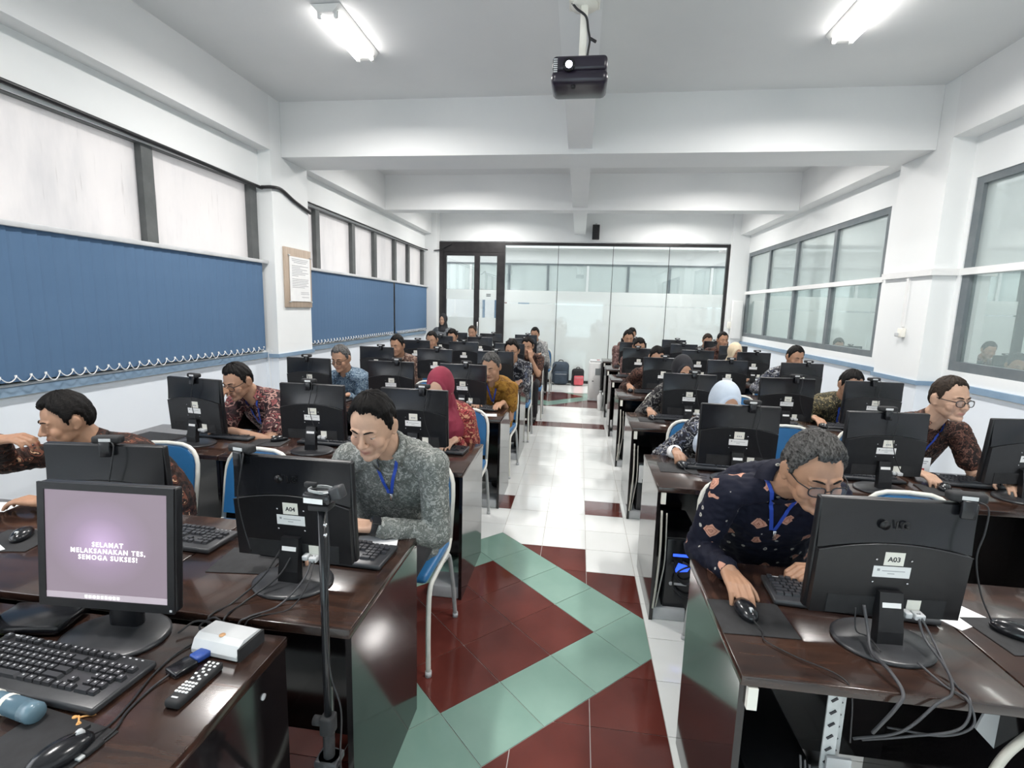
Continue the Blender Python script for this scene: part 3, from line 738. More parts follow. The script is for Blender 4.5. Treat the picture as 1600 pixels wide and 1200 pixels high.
def keyboard(x, y, rz, label, each=False):
    t = thing('keyboard', label, 'keyboard', (x, y, DZ), rz, 'black wired keyboards')
    put('keyboard_body', KB_BASE, t)
    if each:
        km = {}
        pm = MB().b2((-.003, -.0006, .0286), (.001, .003, .0288)).mesh('key_print', M['whiteprint'])
        for kx, ky, w in KL:
            if w not in km: km[w] = MB().box((0, 0, .0245), (w * .019 - .0025, .0160, .008), 0, None, (.86, .82)).mesh('key', M['key'])
            q = put('key', km[w], t, (kx, ky, 0))
            if w < 1.6: put('key_print', pm, q)
    else:
        o = put('keys', KB_KEYS, t); o['kind'] = 'stuff'
    put('keyboard_print', KB_PRINT, t)
    return t
for s in 'LR':
    for r in range(7):
        for k in range(3):
            if MX[s][r][k] is None: continue
            if r > 4 and k > 0: continue
            dx = {('L', 0, 0): .02, ('R', 0, 0): .0}.get((s, r, k), .05 if s == 'L' else -.03)
            keyboard(MX[s][r][k] + dx, MY[r] + .20, R(-3 if s == 'L' else -4), 'black keyboard behind the monitor at the ' + where(s, r, k))

# ---- mice and pads
b = MB(); b.ell((0, 0, .010), (.031, .055, .026), 0, None, 20, 12); b.v = [(v[0], v[1], max(v[2], .001)) for v in b.v]; MOUSE_B = b.mesh('mouse_shell', M['gloss'])
MOUSE_W = MB().cyl((-.004, -.032, .030), (.004, -.032, .030), .008, n=10).mesh('mouse_wheel', M['grey'])
MOUSE_S = MB().b2((-.0008, -.05, .0295), (.0008, -.01, .0360)).mesh('mouse_seam', M['rub'])
PAD = MB().rbox((0, 0, .0015), (.21, .17, .003), .0014).mesh('pad', M['rub'])
def mouse(x, y, rz, wh, pad=True, px=0, py=0, prz=0, cab=None):
    z = DZ
    if pad:
        single('mouse_pad', PAD, 'black mouse pad at the ' + wh, 'mouse pad', (x + px, y + py, DZ), prz, 'mouse pads'); z += .003
    t = thing('computer_mouse', 'black mouse at the ' + wh, 'mouse', (x, y, z), rz, 'black mice')
    put('shell', MOUSE_B, t); put('wheel', MOUSE_W, t); put('button_seam', MOUSE_S, t)
    if cab: put('cord', MB().tube(bez(cab, 8), .002, 5).mesh('mouse_cord', M['cable_b']), t)
    return t
CB = [(0, -.05, .012), (.01, -.10, .004), (.05, -.15, .004), (.10, -.16, .004)]
mouse(.535, 1.475, R(5), where('R', 0, 0), True, .01, -.02, R(2), [(0, -.05, .012), (.01, -.09, .003), (0, -.13, .003), (.05, -.19, .003), (.12, -.255, .006), (.14, -.285, -.02), (.15, -.29, -.15)])
mouse(1.275, 1.50, R(50), 'middle seat, front row, right of the aisle', True, .02, 0.0, R(8), None)
mouse(.63, 2.93, R(0), where('R', 1, 0), True, -.03, -.03, R(-2), CB)
mouse(1.95, 2.83, R(-35), where('R', 1, 1), True, -.02, -.03, R(-12), None)
mouse(.64, 4.24, R(0), where('R', 2, 0), True, -.01, -.03, 0, CB); mouse(1.99, 4.27, R(0), where('R', 2, 1), True, .0, -.03, 0, CB)
mouse(.60, 5.68, 0, where('R', 3, 0), False); mouse(2.0, 5.7, 0, where('R', 3, 1), False)
mouse(-1.88, 2.93, R(-40), where('L', 1, 1), True, -.04, -.05, R(8), CB)
single('mouse_pad', PAD, 'black mouse pad left of the monitor marked A04', 'mouse pad', (-1.09, 1.50, DZ), R(6), 'mouse pads')
single('mouse_pad', PAD, 'large black mouse pad at the wall end of the second left row', 'mouse pad', (-2.68, 2.80, DZ), R(-5), 'mouse pads').scale = (1.5, 1.6, 1)
mouse(-2.0, 1.50, R(30), 'wall seat, first row, left of the aisle', True, .0, -.02, R(10), None)

# ---- office chairs (blue stackers)
def chair_meshes():
    def arc(w, z0, z1, n=12):
        pts = [(-w, z0), (w, z0)]
        for i in range(n + 1):
            a = math.pi * i / n; ca = math.cos(a); pts.append((w * math.copysign(abs(ca) ** .55, ca), z1 - .17 + .17 * math.sin(a) ** .75 if math.sin(a) > 0 else z1 - .17))
        return pts
    tb = Matrix.Rotation(R(-10), 3, 'X')
    def lean(mb): mb.v = [tuple(tb @ Vector((v[0], v[1], v[2] - .46)) + Vector((0, .175, .46))) for v in mb.v]; return mb
    back = MB(); back.prism(arc(.180, .495, .835), -.018, .018, 0, 'y')
    me = lean(back).mesh('backrest', M['blue'])
    trim = MB(); pts = [(-.19, 0, .46)] + [(x, 0, z) for x, z in arc(.192, .47, .850)[2:][::-1]] + [(.19, 0, .46)]
    trim.tube(pts, .0115, 8); mt = lean(trim).mesh('back_frame', M['chairframe'])
    seat = MB(); seat.rbox((0, -.02, .445), (.39, .39, .045), .02, seg=3); ms = seat.mesh('seat', M['blue'])
    fl = []
    for sx in (-1, 1):
        f = MB(); f.tube(bez([(sx * .19, .175, .46), (sx * .195, .10, .42), (sx * .198, -.10, .41), (sx * .20, -.19, .38), (sx * .205, -.225, .20), (sx * .21, -.235, .012)], 6), .0115, 8)
        g = MB(); g.tube(bez([(sx * .198, .03, .413), (sx * .20, .12, .39), (sx * .205, .18, .2), (sx * .21, .215, .012)], 6), .0115, 8)
        c = MB(); c.cyl((sx * .21, -.236, 0), (sx * .21, -.234, .025), .015, n=8); d = MB(); d.cyl((sx * .21, .216, 0), (sx * .21, .214, .025), .015, n=8)
        fl.append((f.mesh('front_leg', M['chairframe']), g.mesh('rear_leg', M['greytube']), c.mesh('foot_cap', M['grey']), d.mesh('foot_cap', M['grey'])))
    bar = MB().tube([(-.2, -.02, .415), (.2, -.02, .415)], .009, 8).mesh('cross_bar', M['greytube'])
    return me, mt, ms, fl, bar
CH = chair_meshes()
def chair(x, y, rz, label):
    t = thing('stacking_chair', label, 'chair', (x, y, 0), rz, 'blue stacking chairs')
    put('backrest', CH[0], t); put('back_frame', CH[1], t); put('seat', CH[2], t); put('cross_bar', CH[4], t)
    for a, c, e, f in CH[3]:
        o = put('leg', a, t); put('foot_cap', e, o); o = put('leg', c, t); put('foot_cap', f, o)
    return t
# ------------------------------------------------------------------ teacher desk and small things
t = thing('teacher_desk', 'dark wooden teacher desk in the left foreground corner', 'desk', (-1.55, .42, 0))
put('worktop', MB().rbox((0, .365, DZ - .014), (1.62, .73, .028), .003).mesh('worktop', M['wood']), t)
for sx in (-1, 1): put('end_panel', MB().b2((sx * .80 - .009, .0, 0), (sx * .80 + .009, .72, DZ - .028)).mesh('end_panel', M['deskblack']), t)
put('back_panel', MB().b2((-.79, .66, .1), (.79, .676, DZ - .03)).mesh('back_panel', M['deskblack']), t)
put('cam_cap', MB().cyl((.812, .62, .66), (.806, .62, .66), .008, n=12).mesh('cam_cap', M['grey']), t)

# the lit monitor facing the camera
SCR = bpy.data.materials.new('greeting_screen'); SCR.use_nodes = True
nt = SCR.node_tree; bs = BS(SCR); bs.inputs['Base Color'].default_value = (.03, .03, .03, 1); bs.inputs['Roughness'].default_value = .25
tc = N(SCR, 'ShaderNodeTexCoord'); mp = N(SCR, 'ShaderNodeMapping'); mp.inputs['Scale'].default_value = (7.0, 1, 8.5); mp.inputs['Location'].default_value = (.1, 0, -2.25)
L(SCR, tc.outputs['Object'], mp.inputs['Vector']); gr = N(SCR, 'ShaderNodeTexGradient', gradient_type='SPHERICAL'); L(SCR, mp.outputs['Vector'], gr.inputs[0])
c = ramp(SCR, gr.outputs['Fac'], [(0, (.27, .215, .265)), (.45, (.34, .26, .36)), (1, (.60, .44, .68))])
L(SCR, c, bs.inputs['Emission Color']); bs.inputs['Emission Strength'].default_value = .62
t = thing('computer_monitor', 'black monitor with a lit greeting screen facing the camera', 'monitor', (-1.175, 1.065, DZ), R(3))
TT = Matrix.Rotation(R(-5), 3, 'X')
def tl(mb): mb.v = [tuple(TT @ Vector((v[0], v[1], v[2] - .2)) + Vector((0, 0, .2))) for v in mb.v]; return mb
w_, h_, z_ = .372, .325, .092
b = MB(); b.rbox((0, .014, z_ + h_ / 2), (w_, .03, h_), .006); b.rbox((0, .05, z_ + h_ / 2), (w_ - .10, .05, h_ - .10), .02); put('housing', tl(b).mesh('housing', M['plastic']), t)
fr = MB()
for a, c2 in (((-w_ / 2, z_), (-w_ / 2 + .019, z_ + h_)), ((w_ / 2 - .019, z_), (w_ / 2, z_ + h_)), ((-w_ / 2 + .019, z_ + h_ - .018), (w_ / 2 - .019, z_ + h_)), ((-w_ / 2 + .019, z_), (w_ / 2 - .019, z_ + .022))): fr.b2((a[0], -.006, a[1]), (c2[0], .0, c2[1]))
bz = put('bezel', tl(fr).mesh('bezel', M['plastic']), t)
put('display', tl(MB().b2((-w_ / 2 + .019, -.003, z_ + .022), (w_ / 2 - .019, -.001, z_ + h_ - .018))).mesh('display', SCR), t)
TM = mat('screen_text', (.9, .9, .9), .5, emit=(1, .97, 1), es=1.1)
TB = mat('screen_taskbar', (.3, .28, .3), .5, emit=(.33, .27, .31), es=.6)
put('taskbar', tl(MB().b2((-w_ / 2 + .019, -.0036, z_ + .022), (w_ / 2 - .019, -.003, z_ + .038)).mesh('x') and MB().b2((-w_ / 2 + .019, -.0036, z_ + .022), (w_ / 2 - .019, -.003, z_ + .038))).mesh('taskbar', TB), t)
b = MB()
for i in range(9): b.b2((-.06 + i * .011, -.0042, z_ + .026), (-.053 + i * .011, -.0036, z_ + .033))
put('taskbar_icons', tl(b).mesh('icons', TM), t)
put('greeting_text', text_mesh('SELAMAT\nMELAKSANAKAN TES,\nSEMOGA SUKSES!', .0172, TM, .0002, spacing=1.26, bold=.0002, line=1.0), t, (.005, -.0065 + .006, z_ + h_ * .465), (R(90 - 5), 0, 0))
put('power_light', tl(MB().b2((w_ / 2 - .012, -.0075, z_ + .006), (w_ / 2 - .006, -.006, z_ + .011))).mesh('pl', M['whiteprint']), bz)
put('stand_neck', MB().rbox((0, .045, .075), (.085, .035, .14), .012).mesh('neck', M['gloss']), t)
put('stand_base', MB().lathe([(.98, 0), (1, .003), (1, .008), (.93, .012), (.4, .016), (.05, .017)], 32, sx=.135, sy=.105, c=(0, .005, 0)).mesh('base', M['base']), t)

keyboard(-1.21, .925, R(-4), 'large black keyboard on the teacher desk in the foreground', True)
# mouse and pad
single('mouse_pad', PAD, 'black mouse pad on the teacher desk at the bottom edge', 'mouse pad', (-1.02, .74, DZ), R(-8), 'mouse pads')
t = thing('computer_mouse', 'glossy black mouse on the teacher desk in the bottom left corner', 'mouse', (-.955, .735, DZ + .003), R(158), 'black mice')
put('shell', MOUSE_B, t); put('wheel', MOUSE_W, t); put('button_seam', MOUSE_S, t)
_ri = Matrix.Rotation(-R(158), 3, 'Z')
put('cord', MB().tube(bez([_ri @ (Vector(q) - Vector((-.955, .735, DZ + .003))) for q in ((-.937, .782, DZ + .014), (-.935, .82, DZ + .004), (-.945, .88, DZ + .004), (-.965, .96, DZ + .004), (-.968, 1.04, DZ + .004), (-.94, 1.11, DZ + .004))], 8), .0025, 6).mesh('mouse_cord', M['cable_b']), t)
# microphone
t = thing('microphone', 'blue grey handheld microphone lying before the keyboard', 'microphone', (-1.15, .812, DZ + .021), R(-8))
put('handle', MB().tube([(-.20, 0, 0), (-.05, 0, 0), (.03, 0, 0)], [.016, .019, .021], 18).mesh('mic_handle', mat('blue_grey_enamel', (.10, .17, .22), .28)), t)
put('collar', MB().tube([(.03, 0, 0), (.055, 0, 0), (.062, 0, 0)], [.021, .0215, .018], 18).mesh('mic_collar', mat('steel_blue_enamel', (.13, .21, .26), .2)), t)
for x0 in (-.03, -.075): put('tape_band', MB().tube([(x0, 0, 0), (x0 + .012, 0, 0)], [.0205, .0208], 18).mesh('mic_band', M['card']), t)
# knotted rubber band
b = MB(); b.tube(bez([(-.012, .0, .002), (-.004, .003, .004), (.0, .0, .004), (.012, .008, .003), (.020, .012, .002), (.024, .016, .002)], 6), .002, 6); b.tube(bez([(0, 0, .004), (.008, -.008, .003), (.012, -.016, .002), (.017, -.012, .003), (.010, -.010, .004)], 6), .002, 6); b.ell((-.010, .0, .003), (.006, .005, .003))
single('rubber_band', b.mesh('rubber_band', M['orange']), 'knotted orange rubber band beside the microphone', 'rubber band', (-1.015, .825, DZ), R(0))
# remote control
t = thing('remote_control', 'black remote control with white buttons near the desk edge', 'remote', (-.842, .945, DZ + .010), R(-3))
put('case', MB().rbox((0, 0, 0), (.040, .135, .020), .007, seg=3).mesh('remote_case', M['rub']), t)
bm_ = MB().rbox((0, 0, .0108), (.0066, .0056, .003), .0012).mesh('button', M['paper'])
for iy in range(4):
    for ix in range(4): put('button', bm_, t, (-.0128 + ix * .0086, -.038 + iy * .0092, 0))
for x, y in ((-.009, .003), (.009, .003), (0, .011), (-.013, .018), (.013, .018), (0, .025), (-.008, .034), (.008, .034), (-.012, .046), (0, .046), (.012, .046), (-.012, .056), (0, .056), (.012, .056)): put('button', bm_, t, (x, y, 0))
put('logo_print', MB().b2((-.010, -.056, .0101), (.006, -.052, .0105)).mesh('remote_print', M['whiteprint']), t)
# video adapter with lead
t = thing('video_adapter', 'black video adapter with blue plug and trailing lead', 'adapter', (-.915, .99, DZ + .008), R(-20))
put('case', MB().rbox((0, 0, 0), (.046, .055, .016), .005).mesh('adapter_case', M['gloss']), t)
put('blue_plug', MB().rbox((.0, .045, .003), (.034, .036, .016), .004).mesh('adapter_plug', M['vgablue']), t)
put('lead', MB().tube(bez([(0, -.028, 0), (.005, -.07, -.004), (.03, -.13, -.005), (.06, -.165, -.004), (.072, -.195, -.003)], 8), .003, 6).mesh('adapter_lead', M['cable_b']), t)
put('connector', MB().rbox((.076, -.213, -.002), (.018, .036, .010), .003, rot=Matrix.Rotation(R(14), 3, 'Z')).mesh('conn', M['rub']), t)
put('connector_tip', MB().rbox((.0815, -.236, -.002), (.013, .012, .005), .001, rot=Matrix.Rotation(R(14), 3, 'Z')).mesh('conn_tip', M['steel']), t)
cable('video_lead', [(-.93, 1.05, DZ + .012), (-.94, 1.09, DZ + .02), (-.98, 1.13, DZ + .015), (-.95, 1.15, DZ + .03), (-.90, 1.14, DZ + .01), (-.86, 1.15, DZ + .01)], .003, M['cable_b'], 'black lead looping behind the blue video plug')
cable('video_lead', [(-.92, 1.04, DZ + .010), (-.90, 1.07, DZ + .022), (-.93, 1.12, DZ + .03), (-1.0, 1.14, DZ + .02), (-1.02, 1.10, DZ + .01)], .003, M['cable_b'], 'second black lead coiled between the lit monitor and silver box')
# silver switch box
t = thing('switch_box', 'small silver network box on the desk corner by the A04 monitor', 'device', (-.865, 1.085, DZ), R(-6))
b = MB(); prof = [(-.045, .004), (.045, .004), (.045, .032), (.035, .040), (-.018, .044), (-.034, .036), (-.045, .014)]
b.prism(prof, -.068, .068, 0, 'x'); put('case', b.mesh('switch_case', M['silver']), t)
put('side_cap', MB().b2((.068, -.042, .0), (.074, .045, .034)).mesh('side_cap', M['rub']), t)
put('logo_dot', MB().cyl((0, -.018, .044), (0, -.018, .0455), .008, n=12).mesh('dot', mat('amber_print', (.7, .4, .2), .5)), t, (0, .003, -.001))
# modem and black case at the left edge
t = thing('modem', 'flat black modem with a glowing green light on the teacher desk', 'modem', (-1.43, 1.085, DZ), R(10))
put('case', MB().rbox((0, 0, .016), (.20, .12, .026), .008).mesh('modem_case', M['gloss']), t)
put('status_light', MB().rbox((-.07, -.061, .018), (.02, .004, .010), .0015).mesh('led', M['led']), t)
put('tag', MB().b2((-.066, -.075, .0), (-.056, -.062, .014)).mesh('tag', M['grey']), t)
t = thing('speaker_box', 'upright black desktop speaker at the left edge of the teacher desk', 'speaker', (-1.56, 1.0, DZ), R(8))
put('cabinet', MB().rbox((0, 0, .11), (.11, .12, .22), .012).mesh('sp', M['plastic']), t); put('cone', MB().cyl((0, -.06, .13), (0, -.066, .13), .038, n=20).mesh('spc', M['rub']), t)

# ---- tripod with a webcam in the foreground
t = thing('tripod', 'black tripod carrying a taped webcam in front of the A04 desk', 'tripod', (-.575, 1.05, 0))
put('column', MB().cyl((0, 0, .60), (0, 0, 1.165), .0095, n=14).mesh('column', M['gloss']), t)
put('sleeve', MB().cyl((0, 0, .42), (0, 0, .60), .014, n=14).mesh('sleeve', M['rub']), t)
o = put('clamp', MB().rbox((0, 0, .60), (.034, .034, .05), .006).mesh('clamp', M['rub']), t); put('knob', MB().cyl((-.017, 0, .605), (-.038, 0, .605), .012, n=10).mesh('knob', M['rub']), o)
put('hub', MB().cyl((0, 0, .44), (0, 0, .51), .026, n=12).rbox((0, 0, .50), (.06, .05, .02), .005).mesh('hub', M['base']), t)
for a in (100, 220, 340):
    ca, sa = math.cos(R(a)), math.sin(R(a))
    o = put('leg', MB().cyl((.024 * ca, .024 * sa, .49), (.26 * ca, .26 * sa, .01), .009, n=10).mesh('leg', M['gloss']), t)
    put('rubber_foot', MB().ell((.26 * ca, .26 * sa, .012), (.014, .014, .012)).mesh('rf', M['rub']), o)
    put('brace', MB().cyl((.0, 0, .30), (.13 * ca, .13 * sa, .27), .004, n=6).mesh('brace', M['steel']), t)
put('mount_plate', MB().rbox((0, 0, 1.172), (.05, .04, .014), .004).mesh('plate', M['rub']), t)
for z in (1.13, 1.105): put('bolt', MB().cyl((.012, -.008, z), (.014, -.012, z), .005, n=8).mesh('bolt', M['chrome']), t)
t = thing('webcam', 'webcam with silver label and coiled lead on top of the tripod', 'webcam', (-.578, 1.05, 1.179), R(-4))
put('camera_body', MB().rbox((0, 0, .016), (.07, .045, .028), .009, seg=3).mesh('wb', M['gloss']), t)
put('label_strip', MB().b2((-.028, -.0235, .006), (.02, -.0225, .018)).mesh('ws', M['paper']), t)
put('clip_arm', MB().rbox((.045, .0, .03), (.028, .03, .03), .004, rot=Matrix.Rotation(R(-20), 3, 'Y')).mesh('wc', M['base']), t)
put('coiled_lead', MB().tube([((.030 + .002 * math.sin(a)) * math.cos(a * .5) + .004, .020 * math.sin(a * .5), .032 + .003 * math.sin(a * .37)) for a in range(36)], .0018, 5).mesh('wl', M['greytube']), t)
put('hinge', MB().rbox((-.03, .01, .038), (.03, .012, .012), .003).mesh('wh', M['rub']), t)
cable('tripod_lead', [(-.56, 1.045, 1.17), (-.555, 1.04, 1.05), (-.565, 1.035, .9), (-.56, 1.04, .75), (-.53, 1.03, .66), (-.54, 1.04, .5), (-.53, 1.06, .3), (-.5, 1.1, .02)], .0025, M['cable_b'], 'thin black webcam lead hanging down the tripod')
# bits under the A04 desk
single('cable_duct', MB().tube([(-.70, 1.30, .48), (-.66, 1.22, .30), (-.58, 1.14, .12), (-.55, 1.12, .0)], .009, 4).mesh('cable_duct', M['cable_w']), 'cream cable strip leaning under the A04 desk by the tripod', 'cable duct')
single('steel_rod', MB().cyl((-.72, 1.42, .585), (-.62, 1.36, .60), .003, n=6).mesh('steel_rod', M['silver']), 'thin silver rod sticking out under the A04 desk', 'rod')

# ---- loose leads over the front desks
def lead(pts, m, r, label): return cable('lead', pts, r, M[m], label)
z = DZ + .003
lead([(-.90, 1.395, .87), (-.93, 1.33, .80), (-.98, 1.26, z), (-1.0, 1.20, z), (-1.0, 1.185, z - .02), (-1.0, 1.18, .6)], 'cable_b', .003, 'black lead trailing from the left side of the A04 monitor')
lead([(-.86, 1.395, .86), (-.885, 1.34, .80), (-.95, 1.26, z), (-.955, 1.20, z), (-.955, 1.185, z - .03), (-.955, 1.18, .6)], 'cable_b', .003, 'second black lead dropping behind the A04 desk')
lead([(-.80, 1.395, .85), (-.80, 1.34, .80), (-.84, 1.27, z), (-.89, 1.205, z), (-.91, 1.185, z - .02), (-.92, 1.18, .6)], 'cable_g', .003, 'grey lead from the ports of the A04 monitor')
lead([(-.79, 1.395, .85), (-.775, 1.32, .80), (-.80, 1.26, z), (-.87, 1.21, z), (-.89, 1.185, z - .02), (-.90, 1.18, .6)], 'cable_b', .002, 'thin black lead curling beside the A04 monitor base')
lead([(.81, 1.395, .86), (.815, 1.37, .80), (.80, 1.32, z + .02), (.805, 1.25, z + .02), (.81, 1.20, z), (.79, 1.185, z - .03), (.77, 1.22, .62)], 'cable_g', .0045, 'thick grey lead hanging from the left of the A03 monitor')
lead([(.945, 1.395, .85), (.95, 1.36, .80), (.955, 1.28, z + .018), (.93, 1.22, z), (.88, 1.19, z - .01), (.82, 1.20, .65), (.74, 1.24, .58)], 'cable_g', .0035, 'grey lead from the A03 monitor ports over the desk edge')
lead([(.95, 1.395, .85), (.965, 1.35, .80), (.96, 1.26, z), (.955, 1.20, z), (.93, 1.18, z - .06), (.84, 1.20, .64), (.76, 1.24, .58)], 'cable_g', .003, 'grey lead looping under the A03 desk edge')
lead([(.90, 1.30, z + .016), (.93, 1.24, z), (.95, 1.20, z), (.955, 1.18, z - .05), (.90, 1.19, .66), (.80, 1.22, .64)], 'cable_g', .003, 'grey lead crossing the base of the A03 monitor')
lead([(.83, 1.33, z + .016), (.815, 1.37, z + .03), (.79, 1.38, z + .04), (.79, 1.395, .85)], 'cable_b', .002, 'short black lead beside the neck of the A03 monitor')
# ---- under the A03 desk
t = thing('slotted_post', 'perforated steel angle post standing under the A03 desk', 'post', (.715, 1.27, 0))
put('angle', MB().b2((-.03, 0, 0), (.0, .004, .70)).b2((.0, 0, 0), (.004, .04, .70)).b2((.004, .036, 0), (.034, .04, .70)).mesh('angle', M['steel']), t)
sl = MB().box((0, 0, 0), (.018, .003, .006), 0, Matrix.Rotation(R(-40), 3, 'Y')).mesh('slot', M['ink'])
for i in range(16): put('slot', sl, t, (-.015, -.001, .12 + i * .036)); put('slot', sl, t, (.018, .035, .12 + i * .036))
put('white_cover', MB().b2((-.02, -.012, 0), (.04, -.004, .50)).mesh('cover', M['grey']), t)
def tower(x, y, label, back=False, glow=False):
    t = thing('computer_tower', label, 'computer', (x, y, 0), 0, 'black tower computers under desks')
    put('case', MB().rbox((0, .2, .26), (.18, .40, .40), .006).mesh('tower_case', M['plastic']), t)
    put('front_panel', MB().rbox((0, -.004, .26), (.172, .012, .39), .006).mesh('tower_front', M['gloss']), t)
    if glow:
        put('light_strip', MB().b2((-.05, -.0125, .36), (.05, -.011, .375)).mesh('ls', M['led_blue']), t)
        put('light_strip', MB().prism([(-.04, .27), (.03, .28), (.045, .31), (-.02, .325)], -.0125, -.011, 0, 'y').mesh('ls', M['led_blue']), t)
        put('front_badge', MB().cyl((-.05, -.0105, .205), (-.05, -.013, .205), .011, n=12).b2((-.035, -.013, .199), (.03, -.0105, .211)).mesh('badge', M['whiteprint']), t)
    if back:
        put('power_supply', MB().rbox((-.055, -.012, .37), (.052, .014, .14), .004).mesh('psu', M['silver']), t)
        for i in range(8): put('slot_cover', MB().b2((-.02, -.013, .12 + i * .02), (.07, -.010, .134 + i * .02)).mesh('slotc', M['rub']), t)
        put('vent_grid', MB().b2((0, -.013, .32), (.08, -.010, .43)).mesh('vent', M['rub']), t)
    for sx in (-.07, .07): put('foot', MB().b2((sx - .01, .03, 0), (sx + .01, .37, .06)).mesh('tf', M['rub']), t)
    return t
tower(.575, 1.215, 'black computer tower showing its rear ports under the A03 desk', True)
for r in range(1, 5):
    tower(.60, NEAR[r] + .05, 'black computer tower under the aisle desk, %s row right of the aisle' % ROW[r], r > 1, r == 1)
for r in range(1, 4):
    lead([(.47, NEAR[r] + .01, .62), (.475, NEAR[r] + .005, .4), (.468, NEAR[r] + .005, .2), (.46, NEAR[r] + .01, .07)], 'cable_w', .006, 'pale cable down the open front of the %s row desk right of the aisle' % ROW[r])
    lead([(.50, NEAR[r] + .03, .60), (.505, NEAR[r] + .02, .35), (.49, NEAR[r] + .02, .2), (.475, NEAR[r] + .02, .075)], 'cable_w', .004, 'thin pale cable beside the tower in the %s row, right of the aisle' % ROW[r])
    lead([(.60, NEAR[r] + .02, .34), (.70, NEAR[r] + .03, .30), (.82, NEAR[r] + .05, .42), (.90, NEAR[r] + .06, .55), (1.0, NEAR[r] + .08, .58)], 'cable_g', .006, 'grey cable sagging under the %s row desk right of the aisle' % ROW[r])
    b = MB().tube(bez([(.55, NEAR[r] + .035, .33), (.57, NEAR[r] + .02, .26), (.62, NEAR[r] + .015, .22), (.68, NEAR[r] + .02, .26), (.66, NEAR[r] + .02, .32), (.58, NEAR[r] + .015, .29), (.56, NEAR[r] + .02, .2), (.64, NEAR[r] + .02, .14), (.72, NEAR[r] + .03, .2)], 8), .005, 6)
    single('lead', b.mesh('lead', M['cable_b']), 'tangle of black leads at the tower, %s row right of the aisle' % ROW[r], 'cable')
b = MB()
for i in range(5):
    o = i * .012; b.tube(bez([(.60 + o, 1.20, .55 - o), (.62 + o, 1.19, .40 - o), (.68, 1.18, .36 + o), (.74 - o, 1.20, .46), (.70 + o, 1.22, .50 - o)], 6), .003, 6)
single('lead', b.mesh('lead', M['cable_g']), 'tangle of grey leads hooked on the slotted post under the A03 desk', 'cable')
t = thing('wall_bracket', 'white angled steel bracket under the right foreground desk', 'bracket', (1.08, 1.30, .52))
put('plate', MB().prism([(0, .15), (.12, .15), (.18, .06), (.13, -.02), (.06, 0), (-.02, .08)], 0, .006, 0, 'y').mesh('plate', M['grey']), t)
for i in range(5): put('stud', MB().cyl((.06 + i * .016, -.001, .10 - i * .018), (.06 + i * .016, -.012, .10 - i * .018), .006, n=8).mesh('stud', M['card']), t)
lead([(1.17, 1.24, .70), (1.13, 1.22, .69), (1.05, 1.20, .62), (1.01, 1.19, .52), (1.0, 1.19, .40), (.98, 1.2, .2)], 'cable_w', .010, 'thick cream cable curving under the right foreground desk')
lead([(1.15, 1.26, .60), (1.2, 1.24, .52), (1.26, 1.22, .44), (1.3, 1.22, .3)], 'cable_g', .006, 'bundle of grey wires by the white bracket')
# ---- papers
PAP = MB().b2((-.075, -.05, 0), (.075, .05, .0012)).mesh('paper_slip', M['paper'])
for x, y, a, l in ((-.72, 1.72, 15, 'white slip of paper beside the man in the grey shirt'), (1.02, 2.45, 0, None), (-2.13, 3.02, 20, 'white slip of paper under the man with his fist at his chin'), (-2.40, 1.72, 10, 'white sheet of paper before the man at the left edge'), (-2.05, 1.40, -25, 'white paper at the left edge of the front desk'), (-.84, 3.05, 5, 'white slip behind the monitor of the woman in the crimson headscarf'), (-.72, 4.05, 10, 'white slip of paper on the desk of the man in the gold shirt'), (1.18, 1.58, 30, 'folded white paper by the mouse beside the A03 monitor'), (2.33, 2.68, 20, 'white slip of paper on the base of the right edge monitor'), (.97, 4.36, 0, 'white slip of paper before the woman in the black headscarf')):
    if l: single('paper_slip', PAP, l, 'paper', (x, y, DZ + (.003 if 'left edge of the front' in l else .0)), R(a), 'paper slips')
# ---- bags, standing cooler, bottle
def backpack(x, y, rz, label, c, sc=1, c2=None):
    t = thing('backpack', label, 'bag', (x, y, 0), rz, 'bags against the glass partition')
    m1 = varied('bag_fabric', c, tuple(v * 1.5 for v in c), 8, .8, bs=.1); m2 = m1 if not c2 else varied('bag_fabric_2', c2, tuple(v * 1.4 for v in c2), 6, .7)
    b = MB(); b.rbox((0, 0, .22 * sc), (.32 * sc, .17 * sc, .43 * sc), .08 * sc, seg=4); put('body', b.mesh('bag_body', m1), t)
    put('front_pocket', MB().rbox((0, -.10 * sc, .14 * sc), (.25 * sc, .07 * sc, .24 * sc), .03 * sc, seg=3).mesh('bag_pocket', m2), t)
    put('handle', MB().tube(bez([(-.05 * sc, 0, .42 * sc), (-.03 * sc, 0, .46 * sc), (.03 * sc, 0, .46 * sc), (.05 * sc, 0, .42 * sc)], 5), .009, 6).mesh('bag_handle', M['rub']), t)
    put('strap', MB().tube(bez([(-.10 * sc, -.09 * sc, .40 * sc), (-.17 * sc, -.11 * sc, .25 * sc), (-.19 * sc, -.12 * sc, .05), (-.12 * sc, -.16 * sc, .02)], 6), .012, 6).mesh('bag_strap', M['rub']), t)
    put('zip', MB().tube([(-.11 * sc, -.137 * sc, .21 * sc), (.11 * sc, -.137 * sc, .21 * sc)], .004, 5).mesh('bag_zip', M['grey']), t)
backpack(-.36, 11.05, R(6), 'slate blue backpack standing against the glass partition', (.035, .050, .070), 1.15)
backpack(-.78, 11.05, R(-10), 'grey and black backpack slumped left of the blue one', (.03, .03, .033), .92, (.10, .10, .11))
backpack(.02, 11.0, R(15), 'black bag with red and white front lying right of the backpacks', (.012, .012, .014), .85, (.55, .10, .12))
t = thing('standing_cooler', 'white floor standing air cooler at the end of the aisle', 'cooler', (.325, 9.27, 0))
